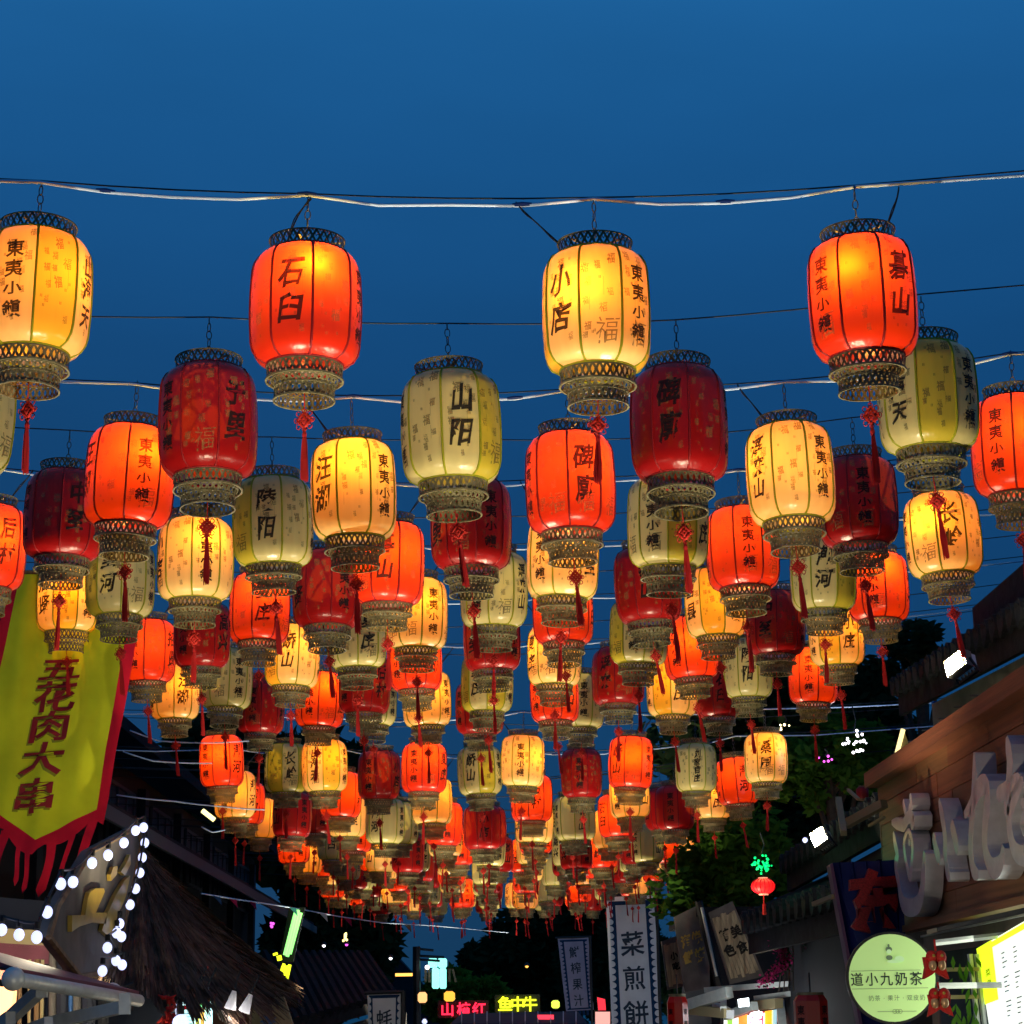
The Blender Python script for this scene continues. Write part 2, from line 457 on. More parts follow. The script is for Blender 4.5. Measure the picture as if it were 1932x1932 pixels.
ORD = ["front", "second", "third", "fourth", "fifth", "sixth", "seventh", "eighth", "ninth", "tenth", "eleventh", "twelfth",
       "thirteenth", "fourteenth", "fifteenth", "sixteenth", "seventeenth", "eighteenth", "nineteenth", "twentieth"] + \
      ["twenty-" + w for w in ("first", "second", "third", "fourth", "fifth", "sixth", "seventh", "eighth", "ninth")] + \
      ["thirtieth"] + ["thirty-" + w for w in ("first", "second", "third", "fourth", "fifth", "sixth", "seventh", "eighth")]
NTH = ["leftmost", "second from left", "third from left", "fourth from left", "fifth from left", "sixth from left"]
DESC = {"R": "glowing orange-red", "Y": "glowing amber", "D": "unlit dark red", "C": "unlit cream"}
lit_count = 0
def lantern(kind, p, row, col, ncol, text=None, ang=0.0, near=True, hot=None, size=1.0):
    """kind R/Y lit, D/C unlit; p = centre of the body"""
    global lit_count
    rr = random.Random(row * 31 + col * 7 + 5)
    silk = "R" if kind in "RD" else "C"
    pos = "in the middle" if ncol < 2 else NTH[col]
    lab = f"{DESC[kind]} paper lantern"
    if text and near: lab += f" marked {text}"
    lab += f", {pos} in the {ORD[row]} row"
    az = math.atan2(p.x, p.y)
    tilt = (RAD(rr.uniform(-2.6, 2.6)), RAD(rr.uniform(-3.2, 2.2)))
    root = thing("paper_lantern", lab, "lantern", p, (tilt[0], tilt[1], RAD(ang) - az), "lanterns strung in rows over the street")
    root.scale = (size * rr.uniform(.975, 1.02), size * rr.uniform(.97, 1.02), size * rr.uniform(.98, 1.025))
    dark = kind in "RD"
    yellow_set = () if silk == "R" else rr.choice(((), (), (1, 5), (1, 5, 3, 7), (3, 7)))
    if near:
        for k in range(8):
            pk = silk if k not in yellow_set else "Y"
            po = link("panel", PANEL[pk], root, rot=(0, 0, k * math.pi / 4))
            if k in (0, 4): link("lettering", lettering_mesh(text or "山阳", dark), po)
            elif k in (2, 6): link("lettering", lettering_mesh("東夷小鎭", dark), po)
            if k in (6, 7, 0, 1, 2) or abs(ang) > 40: link("printed_pattern", PRINT[silk][rr.randrange(6)], po, kind="stuff")
    else:
        sh = link("silk_shade", SHADE[silk], root)
        for k, t in ((0, text or "山阳"), (2, "東夷小鎭"), (6, "東夷小鎭")):
            link("lettering", lettering_mesh(t, dark), sh, rot=(0, 0, k * math.pi / 4))
    link("piping", PIPING[silk], root)
    link("top_collar", TOPC, root); link("bottom_collar", BOTC, root, rot=(0, 0, rr.uniform(0, 1))); link("base_basket", BASE, root)
    link("chain", CHAIN, root, rot=(0, 0, rr.uniform(0, 3)))
    sw = (RAD(rr.uniform(-3, 3)), RAD(rr.uniform(-7, 2)), -(RAD(ang) - az) + rr.uniform(-.4, .4))
    kn = link("knot", KNOTS[rr.randrange(3)] if near else KNOT_LO, root, (0, 0, -HH - .10))
    kn.rotation_euler = sw; kn.scale = (.86, .86, rr.uniform(.92, 1.08))
    link("tassel", TASSELS[rr.randrange(3)] if near else TASSEL_LO, kn)
    if kind in "RY":
        lit_count += 1
        if hot: bo = Vector(hot)
        else: bo = Vector((rr.uniform(-.09, .09), rr.uniform(-.15, -.02), rr.uniform(.04, .14)))
        bo = Matrix.Rotation(-(RAD(ang)), 3, "Z") @ bo
        bu = link("bulb", BULB_M, root, bo)
        link("bulb_socket", BULB_SOCKET, bu)
        ld = bpy.data.lights.new("bulb_light", "POINT"); ld.shadow_soft_size = .03
        if kind == "R": ld.energy = BR * rr.uniform(.85, 1.15); ld.color = (1, .55, .10)
        else: ld.energy = BY * rr.uniform(.85, 1.15); ld.color = (1, .31, .025)
        lo = link("bulb_light", ld, bu, (0, 0, 0))
        lo.visible_camera = True
    return root
BR, BY = 16.5, 10.5
FILLW = 880.0  # power of the added upward fill lamps
FL1, FL2 = 130.0, 50.0

# measured rows: body width in the picture gives the distance; x,y = body centre
ROWW = [208, 188, 167, 150, 140, 128, 117.5, 110, 103, 98, 93.5, 89, 85, 81]
EAST = None
ROWS = [
 [("Y", 64, 560, "山海天", 68), ("R", 577, 585, "石臼", -16), ("Y", 1125, 592, "小店", -40), ("R", 1627, 568, "碁山", 44)],
 [("C", -70, 790, "夏庄", 10), ("D", 393, 800, "于里", 34), ("C", 851, 812, "山阳", 12), ("D", 1281, 805, "碑廓", -10), ("C", 1750, 755, "山海天", -33)],
 [("R", 245, 903, "汪湖", -72), ("Y", 667, 928, "汪湖", -45), ("R", 1076, 915, "碑廓", 20), ("Y", 1491, 898, "浮来山", -45), ("R", 1918, 845, "长岭", 65)],
 [("D", 122, 975, "中至", 18), ("C", 515, 988, "陵阳", -10), ("D", 889, 992, "于里", -60), ("C", 1260, 988, "夏庄", 68), ("D", 1618, 950, "碁山", -80)],
 [("R", -22, 1035, "后村", 30), ("Y", 369, 1058, "小店", -73), ("R", 733, 1065, "碁山", -5), ("Y", 1062, 1055, "中至", 52), ("R", 1401, 1038, "浮来山", -80), ("Y", 1779, 1012, "长岭", 14)],
 [("C", 227, 1095, "里河", -20), ("D", 618, 1115, "招贤", -60), ("C", 932, 1115, "浮来山", 58), ("D", 1222, 1106, "碁山", 0), ("C", 1553, 1084, "潮河", 2)],
 [("Y", 128, 1130, "招贤", -50), ("R", 490, 1150, "夏庄", 8), ("Y", 786, 1160, "陵阳", -57), ("R", 1062, 1152, "石臼", 80), ("Y", 1349, 1140, "莒县", -50), ("R", 1656, 1110, "高兴", 82)],
 [("D", 381, 1200, "高兴", 50), ("C", 672, 1200, "夏庄", 25), ("D", 928, 1205, "中至", -40), ("C", 1205, 1195, "长岭", 80), ("D", 1463, 1178, "中至", -20)],
 [("R", 279, 1230, "招贤", 60), ("Y", 552, 1240, "峤山", -10), ("R", 784, 1247, "汪湖", 45), ("Y", 1046, 1238, "夏庄", -60), ("R", 1303, 1224, "高兴", 55), ("Y", 1578, 1200, "小庄", 28)],
 [("C", 427, 1283, "陵阳", -60), ("D", 688, 1293, "后村", 40), ("C", 919, 1290, "夏庄", -22), ("D", 1166, 1278, "浮来", -30), ("C", 1411, 1262, "陵阳", 0)],
 [("Y", 330, 1308, "汪湖", 20), ("R", 604, 1322, "小店", 65), ("Y", 805, 1320, "石臼", -35), ("R", 1046, 1312, "碁山", 40), ("Y", 1268, 1302, "夏庄", 20), ("R", 1534, 1277, "中至", 80)],
 [("D", 492, 1335, "后村", 70), ("C", 703, 1322, "陵阳", -30), ("D", 905, 1337, "长岭", 30), ("C", 1098, 1325, "小店", -85), ("D", 1355, 1305, "石臼", 10)],
 [("R", 418, 1437, "潮河", 45), ("Y", 612, 1446, "山海天", -26), ("R", 800, 1450, "夏庄", 63), ("Y", 986, 1437, "里河", 85), ("R", 1190, 1440, "峤山", -38), ("Y", 1445, 1432, "桑园", 0)],
 [("C", 540, 1450, "长岭", 12), ("D", 715, 1463, "小店", 60), ("C", 905, 1455, "峤山", -25), ("D", 1097, 1460, "高兴", 85), ("C", 1313, 1450, "刘家官庄", 4)],
]
HOOKS = []
ROWY = []
for ri, row in enumerate(ROWS):
    w = ROWW[ri]
    pts = [ATD(x, y, F * .504 / w) for _, x, y, _, _ in row]
    Y = sum(p.y for p in pts) / len(pts); ROWY.append(Y); hk = []
    for ci, (k, x, y, t, a) in enumerate(row):
        p = AT(x, y, Y); hot = None
        if (ri, ci) == (0, 1): hot = (.03, -.185, .14)
        elif (ri, ci) == (0, 3): hot = (-.045, -.165, .10)
        elif ri > 1 and k == "R" and ci % 2: hot = (.03, -.14, .13)
        lantern(k, p, ri, ci, len(row), t, a, True, hot); hk.append(p + Vector((0, 0, .572)))
    HOOKS.append(hk)
# the lower group that runs on to the end of the street
names = ["石臼", "小店", "碁山", "夏庄", "长岭", "陵阳", "汪湖", "潮河", "高兴", "中至", "招贤", "浮来山", "峤山", "后村"]
r = random.Random(11); Y = ROWY[-1]; ri = len(ROWS)
MEAS = {14: [("Y", 443, 1500), ("R", 643, 1500), ("Y", 815, 1512), ("R", 1003, 1507), ("Y", 1188, 1500), ("R", 1391, 1475)],
        15: [("D", 551, 1538), ("C", 727, 1550), ("D", 910, 1562), ("C", 1085, 1545), ("D", 1273, 1525)],
        16: [("R", 464, 1516), ("Y", 655, 1540), ("R", 838, 1555), ("Y", 1008, 1552), ("R", 1163, 1540), ("Y", 1345, 1505)],
        18: [("Y", 492, 1545), ("R", 668, 1572), ("Y", 840, 1580), ("R", 1010, 1575), ("Y", 1150, 1565), ("R", 1345, 1530)]}
zmid = None
while Y < 45.5:
    Y += 1.13; lit = ri % 2 == 0; hk = []
    if ri in MEAS:
        L = [(k, AT(x, y, Y)) for k, x, y in MEAS[ri]]
    else:
        n = 6 if lit else 5; L = []
        sag = 4.25 + r.uniform(-.12, .12) + .12 * ((Y - 26) / 20)
        if ri == 17: sag += .05
        for c in range(n):
            x = -3.0 + 1.22 * c if lit else -2.35 + 1.2 * c
            x += r.uniform(-.12, .12)
            s = (c - (n - 1) / 2) / (n / 2)
            k = ("RY"[(c + (ri // 2) % 2) % 2]) if lit else ("DC"[(c + (ri // 2) % 2) % 2])
            L.append((k, Vector((x, Y, sag + .22 * s * s + r.uniform(-.07, .07)))))
    for c, (k, p) in enumerate(L):
        lantern(k, p, ri, c, len(L), r.choice(names), r.uniform(-80, 80), False); hk.append(p + Vector((0, 0, .572)))
    HOOKS.append(hk); ROWY.append(Y); ri += 1

# ------------------------------------------------------------------ wires
def along(pts, n=4):             # smooth polyline with slight sag between the points
    out = []
    for a, b in zip(pts, pts[1:]):
        for i in range(n):
            t = i / n; p = a.lerp(b, t); p = p + Vector((0, 0, -.01 * (b - a).length * 4 * t * (1 - t))); out.append(p)
    return out + [pts[-1]]
for i, hk in enumerate(HOOKS):
    sl_ = .09 if i < 12 else .05
    a, b = hk[0], hk[-1]
    L0 = Vector((-7.0, a.y, a.z + (a.x + 7.0) * sl_)); R0 = Vector((7.0, b.y, b.z + (7.0 - b.x) * sl_ * 1.25))
    rw = .0042 if i < 14 else .006
    pts = along([L0] + hk + [R0])
    mb = MB(); mb.tube(pts, rw, 5)
    o = mb.build("support_wire", WIRE, smooth=True)
    tag(o, f"dark steel wire the {ORD[i]} row of lanterns hangs from", "wire", "wires across the street")
    if i % 2 == 0 and i < 16:
        rr = random.Random(i); mb = MB(); cp = []; tp = MB()
        for q, p in enumerate(pts):
            dz = -.012 if q % 4 == 0 else -.03 - rr.uniform(0, .022)
            cp.append(p + Vector((0, -.012, dz)))
        mb.tube(cp, .0085 if i < 4 else .0075, 6)
        c = mb.build("power_cable", WHITECABLE, smooth=True)
        tag(c, f"white power cable draped under the wire of the {ORD[i]} row", "cable", "white cables feeding the lit lanterns")
        for q in range(2, len(cp) - 2, 3):
            d = (cp[q + 1] - cp[q - 1]).normalized(); m = cp[q]
            t = MB(); t.tube([m - d * .045 + Vector((0, 0, .004)), m + Vector((0, 0, .006)), m + d * .045 + Vector((0, 0, .004))], [.009, .013, .009], 6)
            t.build("tape", BLUETAPE, c)
        for q, h in enumerate(hk):
            kind = (ROWS[i][q][0] if i < len(ROWS) else "R")
            if (i, q) in ((0, 0), (2, 0), (2, 4)): continue
            sg = -1 if (q + i) % 2 else 1
            if (i, q) == (0, 1): st = h + Vector((.02, -.01, -.03)); dx = -.08
            elif (i, q) == (0, 2): st = h + Vector((-.36, -.01, -.03)); dx = -.16
            elif (i, q) == (0, 3): st = h + Vector((.20, -.01, -.02)); dx = .12
            else: st = h + Vector((sg * .28, -.01, -.03)); dx = sg * .13
            en = h + Vector((dx, -.02, -.572 + HH + .06)); mid = st.lerp(en, .5) + Vector((dx * .25, 0, .035))
            cc = []
            for k in range(9):
                u = k / 8; cc.append(st * (1 - u) ** 2 + mid * 2 * u * (1 - u) + en * u * u)
            f = MB(); f.tube(cc, .0038, 5)
            f.tube([x + Vector((.006 * math.sin(6 * n_), -.004, .006 * math.cos(5 * n_))) for n_, x in enumerate(cc)], .0032, 5)
            f.build("lead_wire", WIRE, c, True)

# ------------------------------------------------------------------ more materials
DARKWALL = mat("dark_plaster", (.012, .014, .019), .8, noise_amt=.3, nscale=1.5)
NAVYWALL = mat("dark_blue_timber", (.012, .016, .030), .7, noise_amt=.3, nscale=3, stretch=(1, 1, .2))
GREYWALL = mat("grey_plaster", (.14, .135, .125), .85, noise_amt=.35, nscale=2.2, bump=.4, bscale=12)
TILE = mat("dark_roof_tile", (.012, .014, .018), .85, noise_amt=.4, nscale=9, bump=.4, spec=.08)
WOODC = [mat(f"cedar_board_{w}", c, .55, noise_amt=.35, nscale=5, stretch=(1, .15, 6), bump=.3, bscale=30)
         for w, c in (("red", (.20, .066, .032)), ("brown", (.16, .066, .030)), ("tan", (.22, .098, .042)))]
SLAT = mat("weathered_slat", (.30, .25, .16), .8, noise_amt=.5, nscale=8, stretch=(3, 3, .3), bump=.5)
SLATD = mat("grey_board", (.10, .092, .085), .8, noise_amt=.3, nscale=5)
OLDWOOD = mat("old_post_wood", (.16, .10, .05), .8, noise_amt=.4, nscale=6, stretch=(3, 3, .3))
SILVER = mat("brushed_silver_letter", (.62, .60, .61), .34, metal=.35, noise_amt=.1, nscale=14)
ALU = mat("aluminium", (.50, .53, .50), .45, metal=.3, noise_amt=.1, nscale=20)
CLOTHY = mat("yellow_green_cloth", (.80, .84, .03), .8, .25, noise_amt=.12, nscale=3)
CLOTHR = mat("crimson_cloth", (.66, .016, .040), .8, .2, noise_amt=.15, nscale=5)
CLOTHW = mat("white_cloth", (.66, .66, .66), .85, .25, noise_amt=.08, nscale=4)
CLOTHG = mat("mauve_grey_cloth", (.36, .30, .38), .85, .25, noise_amt=.1, nscale=4)
CLOTHN = mat("navy_cloth", (.012, .035, .085), .85, .1)
REDPRINT = mat("red_lettering", (.28, .012, .018), .8)
SHADOWPRINT = mat("faded_lettering", (.20, .22, .03), .8, alpha=.55)
NAVYPRINT = mat("navy_lettering", (.015, .03, .05), .8)
MAROON = mat("maroon_canvas", (.13, .035, .055), .7, noise_amt=.2, nscale=6)
BLUEBOARD = mat("blue_metal_board", (.004, .009, .075), .45, noise_amt=.2, nscale=3, stretch=(3, 3, .4))
REDLET = mat("red_glitter_letter", (.30, .012, .012), .5, noise_amt=.5, nscale=90)
BLACK = mat("black_metal", (.012, .012, .013), .5)
GOLD = mat("gold_paint", (.36, .24, .035), .45, noise_amt=.2, nscale=6)
STRAW = mat("straw", (.060, .036, .024), .9, noise_amt=.5, nscale=3)
STRAWB = mat("straw_bed", (.010, .007, .005), .95, noise_amt=.5, nscale=14, stretch=(1, 1, .2), bump=.8, bscale=30)
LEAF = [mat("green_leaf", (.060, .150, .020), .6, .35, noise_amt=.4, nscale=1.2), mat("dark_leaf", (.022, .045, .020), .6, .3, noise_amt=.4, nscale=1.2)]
BARK = mat("bark", (.05, .04, .03), .9, noise_amt=.3, nscale=10)
PINK = mat("pink_blossom", (.42, .03, .14), .7, .3, noise_amt=.3, nscale=30)
ASPHALT = mat("paving", (.09, .088, .085), .8, noise_amt=.25, nscale=4)
SALMON = mat("salmon_plaster", (.32, .14, .075), .8, noise_amt=.15, nscale=4)
CREAMB = mat("pale_board", (.28, .23, .12), .7)
BLUEP = mat("blue_paint", (.03, .10, .28), .6)
def glow(name, c, e): return mat(name, tuple(min(1, x) for x in c), .5, emit=e, ecol=c)
G_WHITE = glow("white_led", (1, .95, .98), 5); G_BLUE = glow("cool_led", (.60, .65, 1), 1.45)
G_FLOOD = glow("flood_glass", (1, .86, .32), 1.9); G_TEAL = glow("teal_panel", (.30, .95, .80), 1.6)
G_GREEN = glow("green_neon", (.30, 1, .22), 1.7); G_YEL = glow("yellow_neon", (.85, .95, .02), 2.0)
G_RED = glow("red_neon", (1, .02, .06), 2.2); G_EMER = glow("emerald_led", (0, .8, .16), 1.5)
G_ORANGE = glow("orange_lamp", (1, .45, .08), 2.4); G_MAG = glow("magenta_led", (.8, .1, .7), 2)
G_MENU = glow("lit_menu", (.90, .98, .88), 1.05); G_LIME = glow("lime_menu_edge", (.62, .86, .02), 1.5)
G_CYAN = glow("pale_cyan_menu", (.55, .92, .95), 1.3); G_SIGN = mat("lime_sign_face", (.50, .72, .28), .5, emit=.36, ecol=(.38, .62, .18), noise_amt=.05, nscale=2)
G_WARM = glow("warm_window", (1, .50, .22), 1.8); G_BEAM = OLDWOOD

def frame3(p0, p1, p2):
    """bilinear map helper for a parallelogram p0 (u0v0) p1 (u1v0) p2 (u0v1)"""
    return lambda u, v: p0 + (p1 - p0) * u + (p2 - p0) * v
def bilin(TL, TR, BR_, BL, off=0.0):
    n = ((TR - TL).cross(BL - TL)).normalized()
    if n.dot(EYE - TL) < 0: n = -n
    def fn(u, v, o=0.0): return TL * (1 - u) * (1 - v) + TR * u * (1 - v) + BR_ * u * v + BL * (1 - u) * v + n * (off + o)
    fn.n = n
    return fn
def slab(name, mt, corners, t, parent=None, label=None):   # board of thickness t with given front corners
    c = [Vector(p) for p in corners]; n = (c[1] - c[0]).cross(c[-1] - c[0]).normalized()
    if n.dot(EYE - c[0]) > 0: n = -n
    mb = MB(); mb.prism(c, n * t); return mb.build(name, mt, parent, label=label)
def point(parent, loc, e, col, r=.05, spot=None, aim=None):
    l = bpy.data.lights.new("lamp_light", "SPOT" if spot else "POINT"); l.energy = e; l.color = col; l.shadow_soft_size = r
    if spot: l.spot_size = spot; l.spot_blend = .6
    o = link("lamp_light", l, parent, loc)
    if aim is not None:
        o.rotation_euler = (Vector(aim)).to_track_quat("-Z", "Y").to_euler()
    return o

# ------------------------------------------------------------------ ground and street
mb = MB(); mb.quad((-300, -60, -.02), (300, -60, -.02), (300, 500, -.02), (-300, 500, -.02))
mb.build("ground", DARKWALL, kind="structure")
mb = MB(); mb.quad((-3.6, -20, 0), (3.6, -20, 0), (3.6, 120, 0), (-3.6, 120, 0))
street = mb.build("street", ASPHALT, kind="structure")

# ------------------------------------------------------------------ trees
def tree(name, label, c, rad3, n, leaf, mt, seed, base=None, cat="tree", group=None, clumps=30, trunk_r=.14):
    rr = random.Random(seed); c = Vector(c); mb = MB()
    cl = []
    for q in range(clumps):
        while True:
            v = Vector((rr.uniform(-1, 1), rr.uniform(-1, 1), rr.uniform(-1, 1)))
            if v.length < 1: break
        cl.append((Vector((v.x * rad3[0], v.y * rad3[1], v.z * rad3[2])), rr.uniform(.16, .42)))
    m = min(rad3)
    for q in range(n):
        o, s = cl[rr.randrange(clumps)]
        d = Vector((rr.gauss(0, 1), rr.gauss(0, 1), rr.gauss(0, .8))); d = d.normalized() * (rr.random() ** .45) * s * m * 1.5
        p = c + o + d; l = leaf * rr.uniform(.6, 1.4)
        a = Vector((rr.gauss(0, 1), rr.gauss(0, 1), rr.gauss(0, .6))).normalized(); b = a.cross(Vector((rr.gauss(0, 1), rr.gauss(0, 1), rr.gauss(0, 1)))).normalized()
        mb.add([p - a * l, p - b * l * .42, p + a * l, p + b * l * .42 + a * .1 * l], [(0, 1, 2, 3)])
    root = thing(name, label, cat, (c.x, c.y, 0), group=group)
    off = Vector((-c.x, -c.y, 0))
    o = mb.build("crown", mt, root); o.location = off
    tb = MB(); b0 = Vector(base) if base else Vector((c.x, c.y, 0))
    top = c - Vector((0, 0, rad3[2] * .35))
    k1 = b0.lerp(top, .5) + Vector((rr.uniform(-.2, .2), 0, 0))
    tb.tube([b0, k1, top, c + Vector((0, 0, rad3[2] * .3))], [trunk_r, trunk_r * .8, trunk_r * .55, trunk_r * .2], 8)
    for q in range(9):
        e = c + cl[q][0] * .9; st = k1.lerp(top, rr.uniform(.3, 1))
        tb.tube([st, st.lerp(e, .5) + Vector((0, 0, .15)), e], [trunk_r * .38, trunk_r * .24, trunk_r * .08], 5)
    t_ = tb.build("trunk", BARK, root); t_.location = off
    return root
def crown_at(x, y, Y, w, h):
    c = AT(x, y, Y); s = Y / F; return c, (w / 2 * s, w / 2 * s * .8, h / 2 * s)
c, R3 = crown_at(1500, 1400, 33, 440, 340)
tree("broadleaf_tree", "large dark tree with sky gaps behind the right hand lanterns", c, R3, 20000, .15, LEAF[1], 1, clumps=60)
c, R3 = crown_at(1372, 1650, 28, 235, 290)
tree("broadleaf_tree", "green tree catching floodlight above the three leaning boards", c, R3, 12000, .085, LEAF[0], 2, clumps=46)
c, R3 = crown_at(1560, 1430, 26, 210, 150)
tree("broadleaf_tree", "leafy tree branch with white star lights beside the wooden shop fascia", c, R3, 6500, .075, LEAF[0], 3, clumps=36)
c, R3 = crown_at(1740, 1235, 30, 230, 90)
tree("broadleaf_tree", "young tree tops poking above the roof by the lit floodlight", c, R3, 1500, .11, LEAF[1], 4, clumps=16)
for i, (x, y, Yd, w, h, lab) in enumerate([
    (612, 1795, 58, 215, 250, "dark round tree left of the open sky gap"),
    (600, 1520, 60, 260, 260, "tall dark tree behind the left lanterns at street end"),
    (430, 1500, 56, 400, 230, "wide dark tree rising over the left building roof"),
    (945, 1850, 80, 130, 140, "dark tree behind the red neon characters"),
    (1040, 1800, 72, 200, 230, "tall dark tree behind the narrow grey banner"),
    (1160, 1790, 66, 170, 250, "dark tree behind the large white pancake banner"),
    (880, 1890, 60, 120, 90, "low green bush under the street end sky gap")]):
    c, R3 = crown_at(x, y, Yd, w, h)
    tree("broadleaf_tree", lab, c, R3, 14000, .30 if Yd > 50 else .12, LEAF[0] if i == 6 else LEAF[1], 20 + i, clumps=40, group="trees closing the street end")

# star light clusters hung in the trees
def led_cluster(label, x, y, Yd, w, h, n, mt, seed, e=0, col=(1, 1, 1)):
    rr = random.Random(seed); c = AT(x, y, Yd); s = Yd / F
    root = thing("led_cluster", label, "string lights", c)
    for q in range(n):
        a = rr.uniform(0, 6.28); r_ = math.sqrt(rr.random())
        b = MB(); b.sphere((0, 0, 0), s * rr.uniform(1.6, 3.0), 6, 4)
        b.build("led", mt, root, loc=(r_ * math.cos(a) * w / 2 * s, rr.uniform(-.1, .1), r_ * math.sin(a) * h / 2 * s))
    b = MB(); b.tube([(0, 0, h / 2 * s), (.03, 0, h * s), (0, 0, h * s * 1.6)], .006, 4); b.build("cord", WIRE, root)
    if e: point(root, (0, 0, 0), e, col, .2)
    return root
led_cluster("bright white star lights in the dark tree at right", 1612, 1402, 22, 46, 44, 22, G_WHITE, 1, 14, (.8, .9, 1))
led_cluster("green star lights above the small red round lantern", 1437, 1630, 17.5, 34, 36, 34, G_EMER, 2, 5, (0, 1, .4))
led_cluster("yellow star lights left of the small white banner", 652, 1768, 40, 14, 18, 7, glow("amber_led", (1, .75, .25), 3), 3)
led_cluster("magenta star lights left of the green neon tube", 512, 1744, 30, 8, 12, 5, G_MAG, 4)
led_cluster("pink star lights low in the tree by the wooden fascia", 1557, 1432, 22.5, 34, 12, 6, G_MAG, 6)
led_cluster("tiny gold lights beside the amber lantern at far right", 1480, 1372, 22.5, 22, 14, 5, glow("gold_led", (1, .85, .45), 5), 7)
for i, (x, y, Yd, m_, lab) in enumerate([(994, 1823, 55, G_ORANGE, "small warm lamp glowing in the dark tree"), (801, 1927, 40, G_BLUE, "dazzling blue-white lamp at foot of the street lamp"),
     (611, 1784, 45, G_WHITE, "white pin light left of the sky gap"), (654, 1782, 45, G_MAG, "pink pin light left of the sky gap"), (737, 1808, 45, G_WHITE, "white pin light on the dark hill slope"),
     (1519, 1585, 17, G_BLUE, "small cool white lamp beside the lower floodlight"), (693, 1901, 30, G_WHITE, "white lamp left of the small oyster banner")]):
    c = AT(x, y, Yd); s = Yd / F; t = thing("pin_lamp", lab, "lamp", c)
    b = MB(); b.sphere((0, 0, 0), s * (5 if i in (1, 5) else 3), 8, 6); b.build("lens", m_, t)
    b = MB(); b.lathe([(s * 2, -.0), (s * 6, s * 1.5), (s * 3, s * 6), (.001, s * 7)], 8, (0, .02, 0)); b.build("shade", BLACK, t)

# ------------------------------------------------------------------ buildings left
root = thing("row_house", "dark two storey building behind the left banner", "building", (-6, 30, 0))
def part(mb, name, mt, parent, **kw):
    o = mb.build(name, mt, parent, **kw); o.location = -Vector(parent.location); return o
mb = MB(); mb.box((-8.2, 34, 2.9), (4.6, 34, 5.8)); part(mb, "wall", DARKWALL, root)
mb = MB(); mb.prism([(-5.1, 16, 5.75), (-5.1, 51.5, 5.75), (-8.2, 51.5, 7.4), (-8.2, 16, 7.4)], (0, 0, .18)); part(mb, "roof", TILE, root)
P1, P2 = ATX(370, 1627, -4.3), ATX(482, 1692, -4.3)
mb = MB(); mb.prism([(-4.3, 18, P1.z), (-4.3, 50, P1.z), (-5.9, 50, P1.z + .8), (-5.9, 18, P1.z + .8)], (0, 0, .14)); part(mb, "lower_roof", TILE, root)
mb = MB(); mb.box((-4.25, 34, P1.z - .03), (.05, 32, .16)); part(mb, "eave_board", mat("slate_trim", (.05, .065, .08), .8), root)
for q in range(9):
    Yq = 18 + q * 4
    mb = MB(); mb.box((-5.84, Yq, 2.8), (.16, .35, 5.6)); part(mb, "pillar", NAVYWALL, root)
    if q < 8:
        mb = MB(); mb.box((-5.87, Yq + 2, 4.9), (.06, 2.2, 1.0)); w_ = part(mb, "window", NAVYWALL, root)
        mb = MB()
        for z in (4.4, 4.9, 5.4): mb.box((-5.83, Yq + 2, z), (.05, 2.3, .06))
        for y in (-1.1, -.4, .4, 1.1): mb.box((-5.83, Yq + 2 + y, 4.9), (.045, .06, 1.06))
        o = mb.build("window_frame", mat("window_slate", (.05, .06, .08), .7) if "window_slate" not in MATS else MATS["window_slate"], w_)
# hill slope and roofs left of the sky gap
root = thing("tiled_house", "dark house with a long tiled roof behind the small oyster banner", "house", AT(640, 1900, 34))
pts = [AT(500, 1800, 34), AT(690, 1800, 36), AT(745, 1880, 30), AT(560, 1930, 27)]
mb = MB(); mb.prism(pts, (0, 0, -.15)); part(mb, "roof", TILE, root)
for q in range(14):
    a = pts[0].lerp(pts[1], q / 13); b = pts[3].lerp(pts[2], q / 13)
    mb = MB(); mb.tube([a + Vector((0, 0, .02)), b + Vector((0, 0, .02))], .06, 6); part(mb, "roof_tile", TILE, root)
mb = MB(); mb.prism([pts[3] + Vector((0, .3, -.2)), pts[2] + Vector((0, .3, -.2)), Vector((pts[2].x, pts[2].y + .3, 0)), Vector((pts[3].x, pts[3].y + .3, 0))], (0, 4, 0)); part(mb, "wall", DARKWALL, root)
mb = MB(); mb.prism([AT(720, 1932, 130), AT(700, 1790, 130), AT(745, 1800, 130), AT(800, 1860, 130), AT(830, 1932, 130)], (0, 8, 0)); mb.build("hill", DARKWALL, kind="structure")

def lamp_tube(label, x, y, Yd, l, ang, mt, rr=.05):
    c = AT(x, y, Yd); t = thing("wall_lamp", label, "lamp", c, (0, RAD(ang), 0))
    b = MB(); b.tube([(-l / 2, 0, 0), (l / 2, 0, 0)], rr, 8); b.build("tube", mt, t)
    b = MB(); b.box((0, .06, 0), (l * 1.05, .04, rr * 2.6)); b.build("housing", BLACK, t)
    return t
lamp_tube("small yellowish tube lamp on the dark wall left of the lanterns", 393, 1538, 26, .2, 38, glow("pale_yellow_tube", (1, .9, .35), 2.2), .03)
lamp_tube("thin orange lit strip beside the street lamp post", 766, 1839, 50, .52, 0, G_ORANGE, .035)

